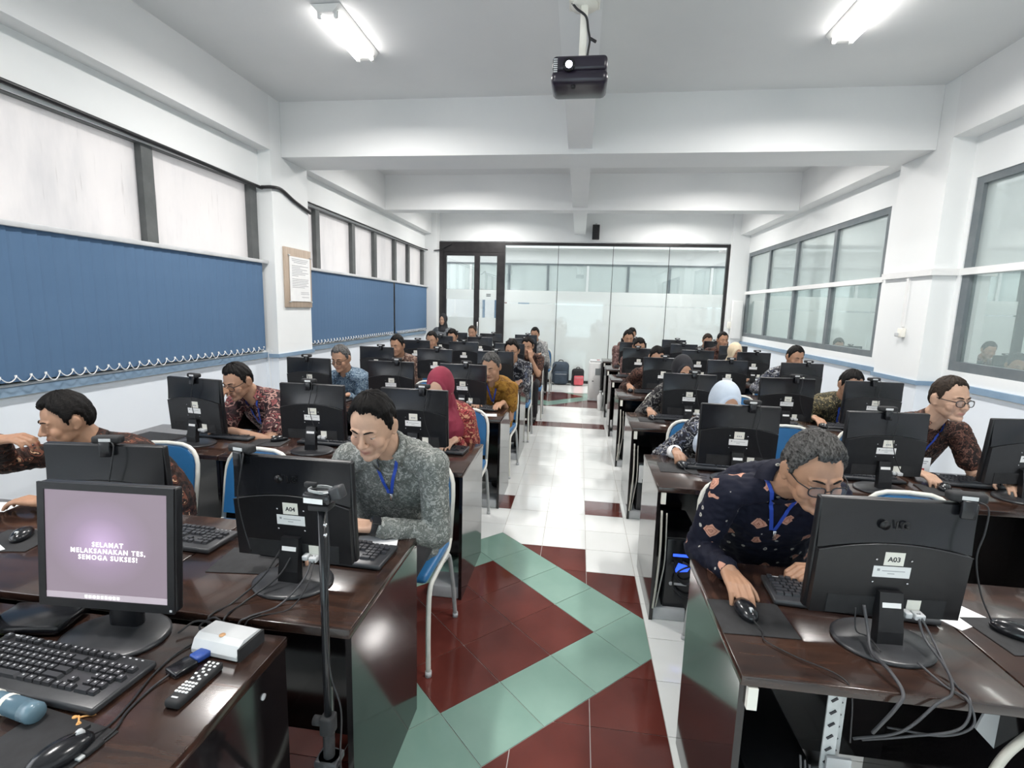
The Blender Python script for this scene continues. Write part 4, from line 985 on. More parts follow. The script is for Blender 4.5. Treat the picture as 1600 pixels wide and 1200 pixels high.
b = MB(); b.rbox((0, 0, .37), (.23, .28, .70), .045, seg=4); put('body', b.mesh('cooler_body', M['white_trim']), t)
put('top_panel', MB().rbox((0, 0, .725), (.20, .25, .03), .012).mesh('cooler_top', M['grey']), t)
put('louvre', MB().b2((.0, -.146, .48), (.095, -.138, .60)).mesh('cooler_grille', mat('grey_louvre', (.25, .27, .28), .5)), t)
put('badge', MB().b2((-.05, -.143, .36), (-.02, -.138, .375)).mesh('cooler_badge', M['ink']), t)
put('plinth', MB().rbox((0, 0, .02), (.23, .32, .04), .015).mesh('cooler_plinth', M['grey']), t)
put('red_button', MB().cyl((.05, -.03, .74), (.05, -.03, .748), .03, n=12).mesh('cooler_btn', mat('dull_red', (.3, .06, .05), .5)), t)
t = thing('water_bottle', 'small white bottle standing on the floor beside the right desks', 'bottle', (.40, 8.3, 0))
put('body', MB().lathe([(.03, 0), (.036, .01), (.05, .18), (.05, .24), (.022, .28), (.022, .30)], 16).mesh('bottle', M['white_trim']), t); put('cap', MB().cyl((0, 0, .30), (0, 0, .33), .026, n=12).mesh('cap', M['grey']), t)
# ------------------------------------------------------------------ people
def V(*a): return Vector(a)
def remesh(mb, vox, iters=3, lam=.5):
    me = mb.mesh('tmp'); o = bpy.data.objects.new('tmp', me); link(o)
    md = o.modifiers.new('r', 'REMESH'); md.mode = 'VOXEL'; md.voxel_size = vox; md.use_smooth_shade = True
    dg = bpy.context.evaluated_depsgraph_get()
    out = bpy.data.meshes.new_from_object(o.evaluated_get(dg)); bpy.data.objects.remove(o); bpy.data.meshes.remove(me)
    n = len(out.vertices); co = np.empty(n * 3, np.float32); out.vertices.foreach_get('co', co); co = co.reshape(-1, 3).astype(np.float64)
    e = np.empty(len(out.edges) * 2, np.int32); out.edges.foreach_get('vertices', e); e = e.reshape(-1, 2)
    deg = np.bincount(e.ravel(), minlength=n).astype(float); deg[deg == 0] = 1
    for it in range(iters):
        for l in (lam, -lam * .92 if it < iters - 1 else 0):
            if not l: continue
            acc = np.zeros((n, 3))
            for k in range(3):
                acc[:, k] = np.bincount(e[:, 0], co[e[:, 1], k], n) + np.bincount(e[:, 1], co[e[:, 0], k], n)
            co += l * (acc / deg[:, None] - co)
    out.vertices.foreach_set('co', co.astype(np.float32).ravel()); out.materials.clear(); out.update()
    return out, co
def put_co(me, co):
    me.vertices.foreach_set('co', co.astype(np.float32).ravel()); me.update()
def normals(me):
    a = np.empty(len(me.vertices) * 3, np.float32); me.vertex_normals.foreach_get('vector', a); return a.reshape(-1, 3).astype(np.float64)
def wob(co, seed, f):
    r = np.random.RandomState(seed); s = np.zeros(len(co))
    for k in range(7):
        w = r.normal(size=3) * f * (1 + .35 * k); s += np.sin(co @ w + r.rand() * 6.28 + 1.5 * np.sin(co @ (r.normal(size=3) * f * .5))) / (1 + .4 * k)
    return s / 3
def smooth01(x, a, b):
    t = np.clip((x - a) / (b - a), 0, 1); return t * t * (3 - 2 * t)

SKINS = {}
def skin(c):
    if c not in SKINS:
        m = mat('skin', c, .48, spec=.35); at = N(m, 'ShaderNodeAttribute', attribute_name='tone')
        v = coords(m); n = noise(m, v, 30, 4)
        mx = N(m, 'ShaderNodeMix', data_type='RGBA', blend_type='MULTIPLY'); mx.inputs['Factor'].default_value = 1
        cr = ramp(m, n.outputs['Fac'], [(.3, tuple(x * .93 for x in c)), (.7, tuple(min(1, x * 1.06) for x in c))])
        L(m, cr, mx.inputs['A']); L(m, at.outputs['Color'], mx.inputs['B']); L(m, mx.outputs['Result'], BS(m).inputs['Base Color'])
        BS(m).inputs['Subsurface Weight'].default_value = 0
        bump(m, noise(m, v, 350, 2).outputs['Fac'], .06, .002); SKINS[c] = m
    return SKINS[c]
def hair_mat(name, c1, c2):
    m = mat(name, c1, .5, spec=.13); v = coords(m, (120, 18, 60)); n = noise(m, v, 1.6, 4, .6, .6)
    L(m, ramp(m, n.outputs['Fac'], [(.35, c1), (.7, c2)]), BS(m).inputs['Base Color']); bump(m, n.outputs['Fac'], .7, .006); return m
HAIR = {'black': hair_mat('black_hair', (.003, .0027, .0027), (.013, .011, .010)), 'grey': hair_mat('greying_hair', (.025, .024, .024), (.17, .165, .16)), 'brown': hair_mat('dark_brown_hair', (.012, .008, .006), (.05, .035, .025)), 'salt': hair_mat('salt_pepper_hair', (.012, .011, .010), (.15, .145, .14))}
def cloth(name, c1, c2, rough=.85):
    m = varied(name, c1, c2, 9, rough, bs=.12, bscale=420); return m
def batik(name, cols, scale=16, warp=.35, rough=.75, kind='swirl'):
    m = mat(name, cols[0], rough, spec=.25); v = coords(m)
    n = noise(m, v, scale * .55, 3, .55)
    sub = N(m, 'ShaderNodeVectorMath', operation='SUBTRACT'); sub.inputs[1].default_value = (.5, .5, .5); L(m, n.outputs['Color'], sub.inputs[0])
    sc = N(m, 'ShaderNodeVectorMath', operation='SCALE'); sc.inputs['Scale'].default_value = warp * 6 / scale; L(m, sub.outputs[0], sc.inputs[0])
    ad = N(m, 'ShaderNodeVectorMath', operation='ADD'); L(m, v, ad.inputs[0]); L(m, sc.outputs[0], ad.inputs[1])
    vo = N(m, 'ShaderNodeTexVoronoi', feature='F1'); vo.inputs['Scale'].default_value = scale
    L(m, ad.outputs[0], vo.inputs['Vector'])
    if kind == 'diamond':
        vo.distance = 'MANHATTAN'; vo.inputs['Randomness'].default_value = .75; L(m, v, vo.inputs['Vector'])
        # only some cells carry a large motif
        sp = N(m, 'ShaderNodeSeparateColor'); L(m, vo.outputs['Color'], sp.inputs[0])
        big = ramp(m, vo.outputs['Distance'], [(0, cols[1]), (.10, cols[2]), (.13, cols[1]), (.26, cols[3]), (.31, cols[1]), (.40, cols[0])], True)
        gt = N(m, 'ShaderNodeMath', operation='GREATER_THAN'); gt.inputs[1].default_value = .45; L(m, sp.outputs[0], gt.inputs[0])
        v2 = N(m, 'ShaderNodeTexVoronoi', feature='F1'); v2.inputs['Scale'].default_value = scale * 2.3; v2.inputs['Randomness'].default_value = .6; L(m, v, v2.inputs['Vector'])
        sml = ramp(m, v2.outputs['Distance'], [(0, cols[0]), (.07, cols[4]), (.20, cols[0])], True)
        sp2 = N(m, 'ShaderNodeSeparateColor'); L(m, v2.outputs['Color'], sp2.inputs[0])
        g2 = N(m, 'ShaderNodeMath', operation='GREATER_THAN'); g2.inputs[1].default_value = .55; L(m, sp2.outputs[1], g2.inputs[0])
        m0 = N(m, 'ShaderNodeMix', data_type='RGBA'); m0.inputs['A'].default_value = (*cols[0], 1); L(m, g2.outputs[0], m0.inputs['Factor']); L(m, sml, m0.inputs['B'])
        ins = N(m, 'ShaderNodeMath', operation='LESS_THAN'); ins.inputs[1].default_value = .40; L(m, vo.outputs['Distance'], ins.inputs[0])
        mu = N(m, 'ShaderNodeMath', operation='MULTIPLY'); L(m, ins.outputs[0], mu.inputs[0]); L(m, gt.outputs[0], mu.inputs[1])
        m1 = N(m, 'ShaderNodeMix', data_type='RGBA'); L(m, mu.outputs[0], m1.inputs['Factor']); L(m, m0.outputs['Result'], m1.inputs['A']); L(m, big, m1.inputs['B'])
        L(m, m1.outputs['Result'], BS(m).inputs['Base Color'])
    else:
        k = len(cols); st = [(0, cols[1])] if k > 1 else []
        pos = [.0, .16, .24, .40, .52, .66]
        seq = [cols[1], cols[0], cols[2 % k], cols[0], cols[3 % k], cols[0]]
        c = ramp(m, vo.outputs['Distance'], list(zip(pos, seq)), True)
        n2 = noise(m, ad.outputs[0], scale * 1.7, 2); f2 = N(m, 'ShaderNodeMath', operation='GREATER_THAN'); f2.inputs[1].default_value = .56; L(m, n2.outputs['Fac'], f2.inputs[0])
        m1 = N(m, 'ShaderNodeMix', data_type='RGBA'); L(m, f2.outputs[0], m1.inputs['Factor']); L(m, c, m1.inputs['A']); m1.inputs['B'].default_value = (*cols[-1], 1)
        L(m, m1.outputs['Result'], BS(m).inputs['Base Color'])
    bump(m, noise(m, v, 300, 2).outputs['Fac'], .1, .003)
    return m
BLUEL = mat('blue_lanyard', (.02, .07, .42), .5)
GLS = mat('black_spectacle_rim', (.01, .01, .012), .3); LENS = glass_mat('spectacle_lens', (.95, .95, .95), .02)
EYEW = mat('eye_white', (.62, .60, .57), .25); IRIS = mat('dark_iris', (.012, .008, .006), .15); SHOE = mat('black_leather', (.012, .011, .011), .35)

def head_prims(b, T, hs=1.0):
    """all closed shapes of a head; T maps head space to world"""
    Rm = T.to_3x3()
    def P(x, y, z): return T @ V(x, y, z)
    def E(c, r, rot=None):
        b.ell(P(*c), r, 0, Rm @ rot if rot else Rm, 18, 12)
    # cranium and face mask from a deformed sphere
    nu, nv = 40, 28; vs = []; fs = []
    def shape(d):
        x, y, z = d.x * .0775, d.y * .0945 + .004, d.z * .117 + .008
        if z < 0:
            k = min(1, -z / .11); k = k * k * (3 - 2 * k)
            x *= 1 - .20 * k
            if y > 0: y *= 1 - .45 * k
        if y < -.07: y = -.07 + (y + .07) * .82
        for ex in (-.031, .031):
            g = math.exp(-((x - ex) ** 2 + (z - .008) ** 2) / (2 * .0155 ** 2))
            if y < 0: y += .0095 * g
        return V(x, y, z)
    vs.append(shape(V(0, 0, -1)))
    for i in range(1, nv):
        t = -math.pi / 2 + math.pi * i / nv
        for j in range(nu):
            a = 2 * math.pi * j / nu; vs.append(shape(V(math.cos(t) * math.cos(a), math.cos(t) * math.sin(a), math.sin(t))))
    vs.append(shape(V(0, 0, 1))); top = len(vs) - 1
    fs = [(0, 1 + (j + 1) % nu, 1 + j) for j in range(nu)]
    for i in range(nv - 2):
        for j in range(nu):
            a = 1 + i * nu + j; c = 1 + i * nu + (j + 1) % nu; fs.append((a, c, c + nu, a + nu))
    o = 1 + (nv - 2) * nu; fs += [(o + j, o + (j + 1) % nu, top) for j in range(nu)]
    b.add([T @ v for v in vs], fs, 0, True)
    S = Rm.to_scale().x
    def C(p, q, r0, r1): b.rcone(P(*p), P(*q), r0 * S, r1 * S, 12)
    def E(c, r, rot=None):
        rr = Rm @ rot if rot else Rm
        b.ell(P(*c), r, 0, rr, 16, 10)
    C((0, -.080, .018), (0, -.103, -.024), .0085, .0115); E((0, -.104, -.026), (.0125, .012, .0105))
    for s in (-1, 1):
        E((s * .0135, -.093, -.030), (.0085, .011, .008))
        C((s * .012, -.0835, .026), (s * .045, -.072, .024), .0085, .007)
        E((s * .031, -.0725, .0080), (.0170, .0120, .0085))      # upper lid
        E((s * .031, -.0725, -.0075), (.0150, .009, .0045))      # lower lid
        E((s * .040, -.056, -.030), (.027, .024, .030)); E((s * .040, -.036, -.056), (.022, .034, .034)); E((s * .044, -.012, -.045), (.020, .040, .036))
        C((s * .046, .002, -.054), (s * .020, -.060, -.090), .0185, .0190)
        rot = Matrix.Rotation(R(-14) * s, 3, 'Z') @ Matrix.Rotation(R(12), 3, 'X')
        E((s * .080, .016, -.002), (.0075, .0195, .031), rot); E((s * .079, .010, -.028), (.0065, .010, .011), rot)
        E((s * .0815, .020, .008), (.009, .015, .021), rot)
        C((s * .021, -.0795, -.0595), (0, -.0905, -.0555), .0048, .0062)
        C((s * .020, -.0790, -.0635), (0, -.0890, -.0680), .0048, .0066)
    E((0, -.074, -.058), (.031, .017, .026)); E((0, -.074, -.096), (.022, .0185, .0165)); E((0, -.043, -.074), (.046, .040, .034))

HAIRLINE = [(0, .60), (18, .62), (38, .68), (52, .52), (66, .32), (74, -.02), (80, -.14), (86, .05), (98, .20), (112, .08), (122, -.30), (140, -.50), (180, -.55)]
def hair_mesh(T, style, seed):
    nu, nv = 72, 40
    rec = style.get('recede', 0); th = style.get('thick', .013); part = style.get('sweep', 0)
    r = np.random.RandomState(seed); vs = []; keep = []
    ks, vsn = zip(*HAIRLINE)
    ph = r.rand(6) * 6.28
    for i in range(nv + 1):
        t = -math.pi * .30 + (math.pi * .80) * i / nv
        for j in range(nu):
            a = 2 * math.pi * j / nu
            d = V(math.cos(t) * math.sin(a), -math.cos(t) * math.cos(a), math.sin(t))
            az = abs(math.degrees(math.atan2(d.x, -d.y)))
            line = float(np.interp(az, ks, vsn)) + (rec * max(0, 1 - az / 60.0) if az < 60 else 0)
            line += .022 * math.sin(9 * a + ph[0]) + .02 * math.sin(23 * a + ph[1]) + .015 * math.sin(41 * a + ph[5])
            m = (d.z - line) / .10; m = max(0., min(1., m)); m = m * m * (3 - 2 * m)
            x, y, z = d.x * .0775, d.y * .0945 + .004, d.z * .117 + .008
            if z < 0:
                k = min(1, -z / .11); k = k * k * (3 - 2 * k); x *= 1 - .20 * k
                if y > 0: y *= 1 - .45 * k
            if y < -.07: y = -.07 + (y + .07) * .82
            tt = th * (.55 + .55 * max(0, d.z) + .2 * max(0, -d.y) * max(0, d.z) * 2)
            tt += .0022 * math.sin(14 * a + 5 * t + ph[2]) + .0016 * math.sin(31 * a - 9 * t + ph[3]) + .0012 * math.sin(47 * a + ph[4])
            off = -.007 + (tt + .007) * m
            if part and d.y < 0 and d.z > .5: off += .006 * part * (d.x + .3)
            vs.append(T @ (V(x, y, z) + d * off)); keep.append(m > .001)
    fs = []
    for i in range(nv):
        for j in range(nu):
            q = (i * nu + j, i * nu + (j + 1) % nu, (i + 1) * nu + (j + 1) % nu, (i + 1) * nu + j)
            if any(keep[k] for k in q): fs.append(q)
    b = MB(); b.add(vs, fs, 0, True); return b

def hand_prims(b, W, d, n, s, curl=20, spread=1.0, sc=1.0):
    """W wrist, d finger direction, n palm normal (towards what it touches), s=+1 thumb on u side"""
    d = d.normalized(); n = (n - d * n.dot(d)).normalized(); u = d.cross(n) * s
    lens = [(.040, .025, .020), (.045, .028, .021), (.042, .026, .020), (.033, .020, .017)]
    offs = [.029, .010, -.010, -.028]; kn = [.086, .090, .086, .078]
    for i in range(4):
        o = offs[i]; base = W + d * (.012 * sc) + u * (o * .55 * sc); k = W + d * (kn[i] * sc) + u * (o * sc) - n * (.006 * sc)
        b.rcone(base, k, .0155 * sc, .0110 * sc, 10, 0, 3)
        ang = 0; p = k; spr = o * 3.2 * spread
        for q, l in enumerate(lens[i]):
            ang += R(curl * (.75, 1.15, .8)[q])
            dr = (d * math.cos(ang) + n * math.sin(ang) + u * spr * math.cos(ang) * .28).normalized()
            p2 = p + dr * (l * sc); rr = (.0094, .0084, .0074, .0066)[q:q + 2]
            b.rcone(p, p2, rr[0] * sc, rr[1] * sc, 10, 0, 3); p = p2
    a = W + d * (.022 * sc) + u * (.022 * sc) + n * .004; c = W + d * (.055 * sc) + u * (.046 * sc) + n * (.012 * sc)
    b.rcone(a, c, .0145 * sc, .0105 * sc, 10, 0, 3); e = c + (d * .80 + u * .38 + n * .35).normalized() * (.030 * sc)
    b.rcone(c, e, .0102 * sc, .0085 * sc, 10, 0, 3); f = e + (d * .95 + u * .05 + n * .3).normalized() * (.024 * sc); b.rcone(e, f, .0085 * sc, .0068 * sc, 10, 0, 3)
    b.ell(W + d * (.045 * sc), (.030 * sc, .040 * sc, .016 * sc), 0, Matrix((u, d, n)).transposed(), 12, 8)

def ik(S, Wr, pole, l1=.285, l2=.255):
    v = Wr - S; D = v.length
    if D > (l1 + l2) * .995: l1 = l2 = D / 2 * 1.01
    a = (l1 * l1 - l2 * l2 + D * D) / (2 * D); h = math.sqrt(max(l1 * l1 - a * a, 0)); t = v / D
    p = pole - S; p = (p - t * p.dot(t)); p = p.normalized() if p.length > 1e-6 else V(0, 0, -1)
    return S + t * a + p * h

TROUS = {}
def trousers_mesh(mtl, stand=False):
    key = (mtl.name, stand)
    if key not in TROUS:
        b = MB()
        if stand:
            for s in (-1, 1): b.rcone((s * .08, 0, .85), (s * .085, .01, .45), .095, .075); b.rcone((s * .085, .01, .45), (s * .085, .02, .06), .075, .07)
            b.ell((0, 0, .88), (.18, .13, .14))
        else:
            for s in (-1, 1):
                b.rcone((s * .085, -.02, .535), (s * .115, -.40, .535), .088, .068); b.rcone((s * .115, -.40, .53), (s * .11, -.36, .09), .066, .052)
            b.ell((0, .01, .55), (.185, .14, .10))
        TROUS[key] = remesh(b, .014, 3)[0]; TROUS[key].materials.append(mtl)
    return TROUS[key]
DARKP = cloth('black_trousers', (.012, .012, .014), (.02, .02, .024)); BEIGEP = cloth('beige_trousers', (.52, .45, .34), (.60, .53, .42)); NAVYP = cloth('navy_trousers', (.015, .018, .03), (.022, .026, .04))

PN = [0]
def person(label, head, yaw=0, pitch=15, roll=0, hip=None, shirt=None, skin_c=(.42, .25, .165), hair='black', style=None, hijab=None, glasses=False, lanyard=False, badge=False, watch=None,
           arms=None, sleeve='long', vox=.006, neck=(0, .085, -.128), tyaw=0, collar=True, trous=None, stand=False, desk_y=None, female=False, brow=True, beard=0, gaze=28, cuff=0):
    PN[0] += 1; seed = PN[0] * 13
    H = V(*head); style = style or {}
    hx, hy = hip if hip else (H.x, desk_y + .40)
    root = V(hx, hy, 0)
    t = thing('person', label, 'person', root, 0, 'people sitting the test' if not stand else None)
    T = Matrix.Translation(H) @ (Matrix.Rotation(R(yaw), 4, 'Z') @ Matrix.Rotation(R(pitch), 4, 'X') @ Matrix.Rotation(R(roll), 4, 'Y'))
    if female: T = T @ Matrix.Scale(.94, 4)
    NB = H + V(*neck) if not stand else H + V(0, .035, -.155)
    pz = .58 if not stand else .95
    PV = V(hx, hy, pz)
    lat = Matrix.Rotation(R(tyaw), 3, 'Z') @ V(1, 0, 0)
    sw = .180 if not female else .150
    # ---------------- skin
    b = MB(); head_prims(b, T)
    b.rcone(T @ V(0, .024, -.050), NB + V(0, .01, -.02), .055, .063, 16)
    def_arm = lambda s: dict(w=(H.x + s * .13, (desk_y if desk_y else hy) - .13, .80), e=(H.x + s * .26, hy + .1, .55), d=(-s * .25, -1, 0), n=(0, 0, -1), curl=18)
    arms = arms or {}
    A = {}
    sh_drop = .068
    b.rcone(NB + V(0, .01, -.02), PV + V(0, 0, -.02), .055, .08, 14)
    for s in (-1, 1):
        a = dict(def_arm(s))
        if stand: a.update(w=(hx + s * .20, hy - .06, .86), e=(hx + s * .3, hy + .1, 1.0), d=(0, -.1, -1), n=(-s, 0, 0))
        a.update(arms.get(s, {}))
        S = NB + lat * (s * sw) + V(0, .012, -sh_drop); Wr = V(*a['w']); E = ik(S, Wr, V(*a['e'])); A[s] = (S, E, Wr, a)
        slv = a.get('sleeve', sleeve)
        b.rcone(NB + V(0, .01, -.05), S, .036, .038, 10); b.rcone(S, E, .038, .032, 10); b.rcone(E, Wr, .030, .024, 10)
        if slv == 'short': b.rcone(S + (E - S) * .35, E, .046, .041, 14); b.rcone(E, Wr, .041, .027, 14)
        else: b.rcone(E + (Wr - E) * .5, Wr, .033, .026, 12)
        hand_prims(b, Wr, V(*a['d']), V(*a['n']), a.get('thumb', -s), a['curl'], a.get('spread', 1.0), .93 if female else 1.0)
    b.v = [tuple(Vector(v) - root) for v in b.v]
    me, co = remesh(b, vox, 3 if vox < .005 else 2)
    # lip and cheek tone stored per vertex
    Ti = np.array(T.inverted()); loc = (co + np.array(root)) @ Ti[:3, :3].T + Ti[:3, 3]
    tone = np.ones((len(co), 4), np.float32)
    lip = np.exp(-((loc[:, 0] / .021) ** 4)) * np.exp(-(((loc[:, 2] + .0615) / .0085) ** 4)) * (loc[:, 1] < -.07)
    tone[:, 0] -= .20 * lip; tone[:, 1] -= .44 * lip; tone[:, 2] -= .38 * lip
    mouthline = np.exp(-((loc[:, 0] / .023) ** 4)) * np.exp(-(((loc[:, 2] + .0612) / .0022) ** 2)) * (loc[:, 1] < -.07)
    tone[:, :3] *= (1 - .35 * mouthline)[:, None]
    ck = np.exp(-(((np.abs(loc[:, 0]) - .04) / .02) ** 2)) * np.exp(-(((loc[:, 2] + .028) / .02) ** 2)) * (loc[:, 1] < -.03)
    tone[:, 1] -= .07 * ck; tone[:, 2] -= .08 * ck
    if beard:
        bd = np.exp(-((loc[:, 0] / .03) ** 4)) * np.exp(-(((loc[:, 2] + .047) / .006) ** 2)) * (loc[:, 1] < -.07); tone[:, :3] *= (1 - beard * bd)[:, None]
    at = me.attributes.new('tone', 'FLOAT_COLOR', 'POINT'); at.data.foreach_set('color', tone.ravel())
    me.materials.append(skin(skin_c)); body = put('body', me, t)
    rel = Matrix.Translation(-root)
    TL = rel @ T
    # ---------------- eyes, brows
    for s in (-1, 1):
        e = MB(); e.ell((0, 0, 0), (.0112,) * 3, 0, None, 16, 12)
        g = V(0, -math.cos(R(gaze)), -math.sin(R(gaze)))
        for i, f in enumerate(e.f):
            c = sum((Vector(e.v[k]) for k in f), V(0, 0, 0)) / len(f)
            if c.normalized().dot(g) > .80: e.m[i] = 1
        e.v = [tuple(TL @ (Vector(v) + V(s * .031, -.0690, .0000))) for v in e.v]
        put('eye', e.mesh('eye', [EYEW, IRIS]), t)
        if brow:
            k = MB(); k.tube([TL @ V(s * x, y, z) for x, y, z in ((.012, -.0925, .0245), (.022, -.0905, .0285), (.034, -.085, .0300), (.046, -.0755, .0255))], [.0022, .0034, .003, .0012], 6)
            put('eyebrow', k.mesh('eyebrow', HAIR['black']), t)
    # ---------------- shirt
    b = MB()
    ctrl = (PV + NB) / 2 + V(0, .07 if not stand else .01, .02)
    sec = [(-.16, .170, .13), (-.05, .190, .145), (.12, .195, .165), (.32, .195, .158), (.55, .202, .142), (.74, .210, .130), (.86, .178, .104), (.94, .105, .078), (1.0, .069, .065)]
    if female: sec = [(u, w * .90, d) for u, w, d in sec]
    n = 28; rings = []
    for u, w, d in sec:
        c = (1 - u) ** 2 * PV + 2 * u * (1 - u) * ctrl + u * u * NB
        if u < 0: c = PV + V(0, 0, u * .9)
        tg = (2 * (1 - u) * (ctrl - PV) + 2 * u * (NB - ctrl)).normalized() if u >= 0 else V(0, 0, 1)
        f = lat.cross(tg).normalized()
        la = lat
        ring = []
        for j in range(n):
            a = 2 * math.pi * j / n; ca, sa = math.cos(a), math.sin(a)
            ring.append(c + la * w * math.copysign(abs(ca) ** .85, ca) + f * d * math.copysign(abs(sa) ** .85, sa))
        rings.append(ring)
    vs = [v for r_ in rings for v in r_]; k = len(rings)
    fs = [(i * n + j, i * n + (j + 1) % n, (i + 1) * n + (j + 1) % n, (i + 1) * n + j) for i in range(k - 1) for j in range(n)] + [tuple(range(n))[::-1], tuple((k - 1) * n + j for j in range(n))]
    b.add(vs, fs, 0, True)
    for s in (-1, 1):
        S, E, Wr, a = A[s]; slv = a.get('sleeve', sleeve)
        b.rcone(NB + lat * (s * .05) + V(0, .012, -.045), S, .052, .060, 14)
        if slv == 'short': b.rcone(S, S + (E - S) * .62, .064, .066, 16)
        else:
            b.rcone(S, E, .063, .053, 16); b.rcone(E, E + (Wr - E) * .90, .052, .038, 16)
    b.v = [tuple(Vector(v) - root) for v in b.v]
    sv = max(vox * 1.5, .007)
    me, co = remesh(b, sv, 3)
    nm = normals(me)
    w1 = wob(co, seed, 16); w2 = wob(co, seed + 1, 45)
    co = co + nm * (.0055 * w1 + .0042 * (1 - 2 * np.abs(w2)))[:, None]
    put_co(me, co); me.materials.append(shirt); put('shirt', me, t)
    if collar and not hijab:
        c = MB(); m_ = 20; vs = []
        ax = (T @ V(0, .02, -.06) - NB).normalized()
        fw = V(0, -1, 0); fw = (fw - ax * fw.dot(ax)).normalized(); rt = fw.cross(ax)
        C0 = NB - V(0, 0, .012)
        for i in range(m_ + 1):
            a = R(28) + (2 * math.pi - R(56)) * i / m_; dirv = fw * math.cos(a) + rt * math.sin(a); fr = max(0, math.cos(a))
            for rr, hh in ((.060, .038), (.067, .050 - .012 * fr), (.080 + .012 * fr, .010 - .030 * fr), (.072, .004 - .012 * fr)): vs.append(C0 + dirv * rr * (1 + .10 * fr) + ax * hh - root)
        for i in range(m_):
            for j in range(3): q = i * 4 + j; c.add([], []); c.f.append([q, q + 1, q + 5, q + 4]); c.m.append(0); c.sm.append(True)
        c.v = [tuple(v) for v in vs]; put('collar', c.mesh('collar', shirt), t)
    # ---------------- hair / headscarf
    if hijab:
        b = MB(); Rm = T.to_3x3()
        b.ell(T @ V(0, .034, .024), (.095, .1125, .130), 0, Rm, 24, 16)
        b.tube([T @ V(.063 * math.cos(q * math.pi / 16), -.052 - .006 * max(0, math.sin(q * math.pi / 16)) - .004 * math.cos(q * math.pi / 8), -.010 + .098 * math.sin(q * math.pi / 16)) for q in range(32)], .0115, 10, 0, True)
        b.rcone(T @ V(0, .022, -.05), NB + V(0, -.0, .0), .080, .100, 18); b.rcone(NB, NB + V(0, -.01, -.08), .10, .15, 18)
        b.ell(NB + V(0, -.05, -.13), (.165, .10, .13)); b.ell(NB + V(0, .03, -.09), (.19, .10, .09))
        b.v = [tuple(Vector(v) - root) for v in b.v]
        me, co = remesh(b, max(vox, .006), 2); nm = normals(me)
        lc = (co + np.array(root)) @ Ti[:3, :3].T + Ti[:3, 3]
        amp = smooth01(-lc[:, 2], -.02, .12)
        co = co + nm * ((.0045 * wob(co * np.array([1, 1, .35]), seed + 5, 42)) * (.25 + amp))[:, None]
        put_co(me, co); me.materials.append(hijab); put('headscarf', me, t)
    else:
        hb = hair_mesh(T, style, seed); hb.v = [tuple(Vector(v) - root) for v in hb.v]
        put('hair', hb.mesh('hair', HAIR[hair]), t)
    # ---------------- accessories
    if glasses:
        g = MB()
        for s in (-1, 1):
            pts = []
            for i in range(20):
                a = 2 * math.pi * i / 20; ca, sa = math.cos(a), math.sin(a)
                pts.append(TL @ V(s * .032 + .0235 * math.copysign(abs(ca) ** .7, ca), -.099 + .006 * abs(ca if ca * s > 0 else 0), -.002 + .0175 * math.copysign(abs(sa) ** .75, sa)))
            g.tube(pts, .0023, 6, 0, True)
            g.tube([TL @ V(s * .0555, -.092, .006), TL @ V(s * .074, -.06, .008), TL @ V(s * .079, .0, .010), TL @ V(s * .079, .018, .004)], .0021, 6)
        g.tube([TL @ V(-.009, -.102, .002), TL @ V(0, -.104, .005), TL @ V(.009, -.102, .002)], .0017, 6)
        gl = put('spectacles', g.mesh('spectacles', GLS), t)
        for s in (-1, 1):
            l = MB(); l.prism([(s * .032 + .0225 * math.cos(2 * math.pi * i / 16), -.002 + .016 * math.sin(2 * math.pi * i / 16)) for i in range(16)], -.0985, -.0978, 0, 'y'); l.v = [tuple(TL @ Vector(v)) for v in l.v]
            put('lens', l.mesh('lens', LENS), gl)
    if lanyard:
        # ribbon laid on the chest: sample the shirt surface from the front
        from mathutils.bvhtree import BVHTree
        shm = [c for c in t.children if c.name.startswith('shirt')][0].data
        tree = BVHTree.FromPolygons([v.co.copy() for v in shm.vertices], [list(p.vertices) for p in shm.polygons])
        tip = NB - root + V(0, -.12, -.165)
        cpts = []
        for s in (-1, 1):
            st = NB - root + lat * (s * .062) + V(0, -.03, .0); line = []
            for i in range(13):
                q = st.lerp(tip + lat * (s * .006), i / 12)
                h_ = tree.ray_cast(q + V(0, -.5, .15), V(0, 1, -.3).normalized()); pz = h_[0] if h_[0] else q
                line.append(pz + V(0, -.005, .001))
            l = MB()
            for i in range(12):
                p, q = line[i], line[i + 1]; w = lat * .0068
                o = V(0, -.0014, .0004); n0 = len(l.v)
                l.v += [tuple(x) for x in (p - w, p + w, q + w, q - w, p - w + o, p + w + o, q + w + o, q - w + o)]
                for f in ((4, 5, 6, 7), (3, 2, 1, 0), (0, 1, 5, 4), (2, 3, 7, 6), (1, 2, 6, 5), (3, 0, 4, 7)): l.f.append([n0 + z for z in f]); l.m.append(0); l.sm.append(False)
            put('lanyard', l.mesh('lanyard', BLUEL), t); end = line[-1]
        put('lanyard_clip', MB().rbox(end + V(0, -.005, -.015), (.012, .006, .03), .002).mesh('lanyard_clip', M['chrome']), t)
        if badge:
            cd = put('name_badge', MB().rbox(end + V(.0, -.012, -.082), (.088, .003, .115), .001).mesh('name_badge', M['paper']), t)
            put('portrait', MB().b2(end + V(-.014, -.0145, -.125), end + V(.014, -.0136, -.09)).mesh('portrait', mat('badge_red', (.45, .06, .07), .6)), cd)
            put('badge_print', MB().b2(end + V(-.03, -.0145, -.05), end + V(.03, -.0136, -.045)).b2(end + V(-.022, -.0145, -.062), end + V(.022, -.0136, -.058)).mesh('badge_print', M['ink2']), cd)
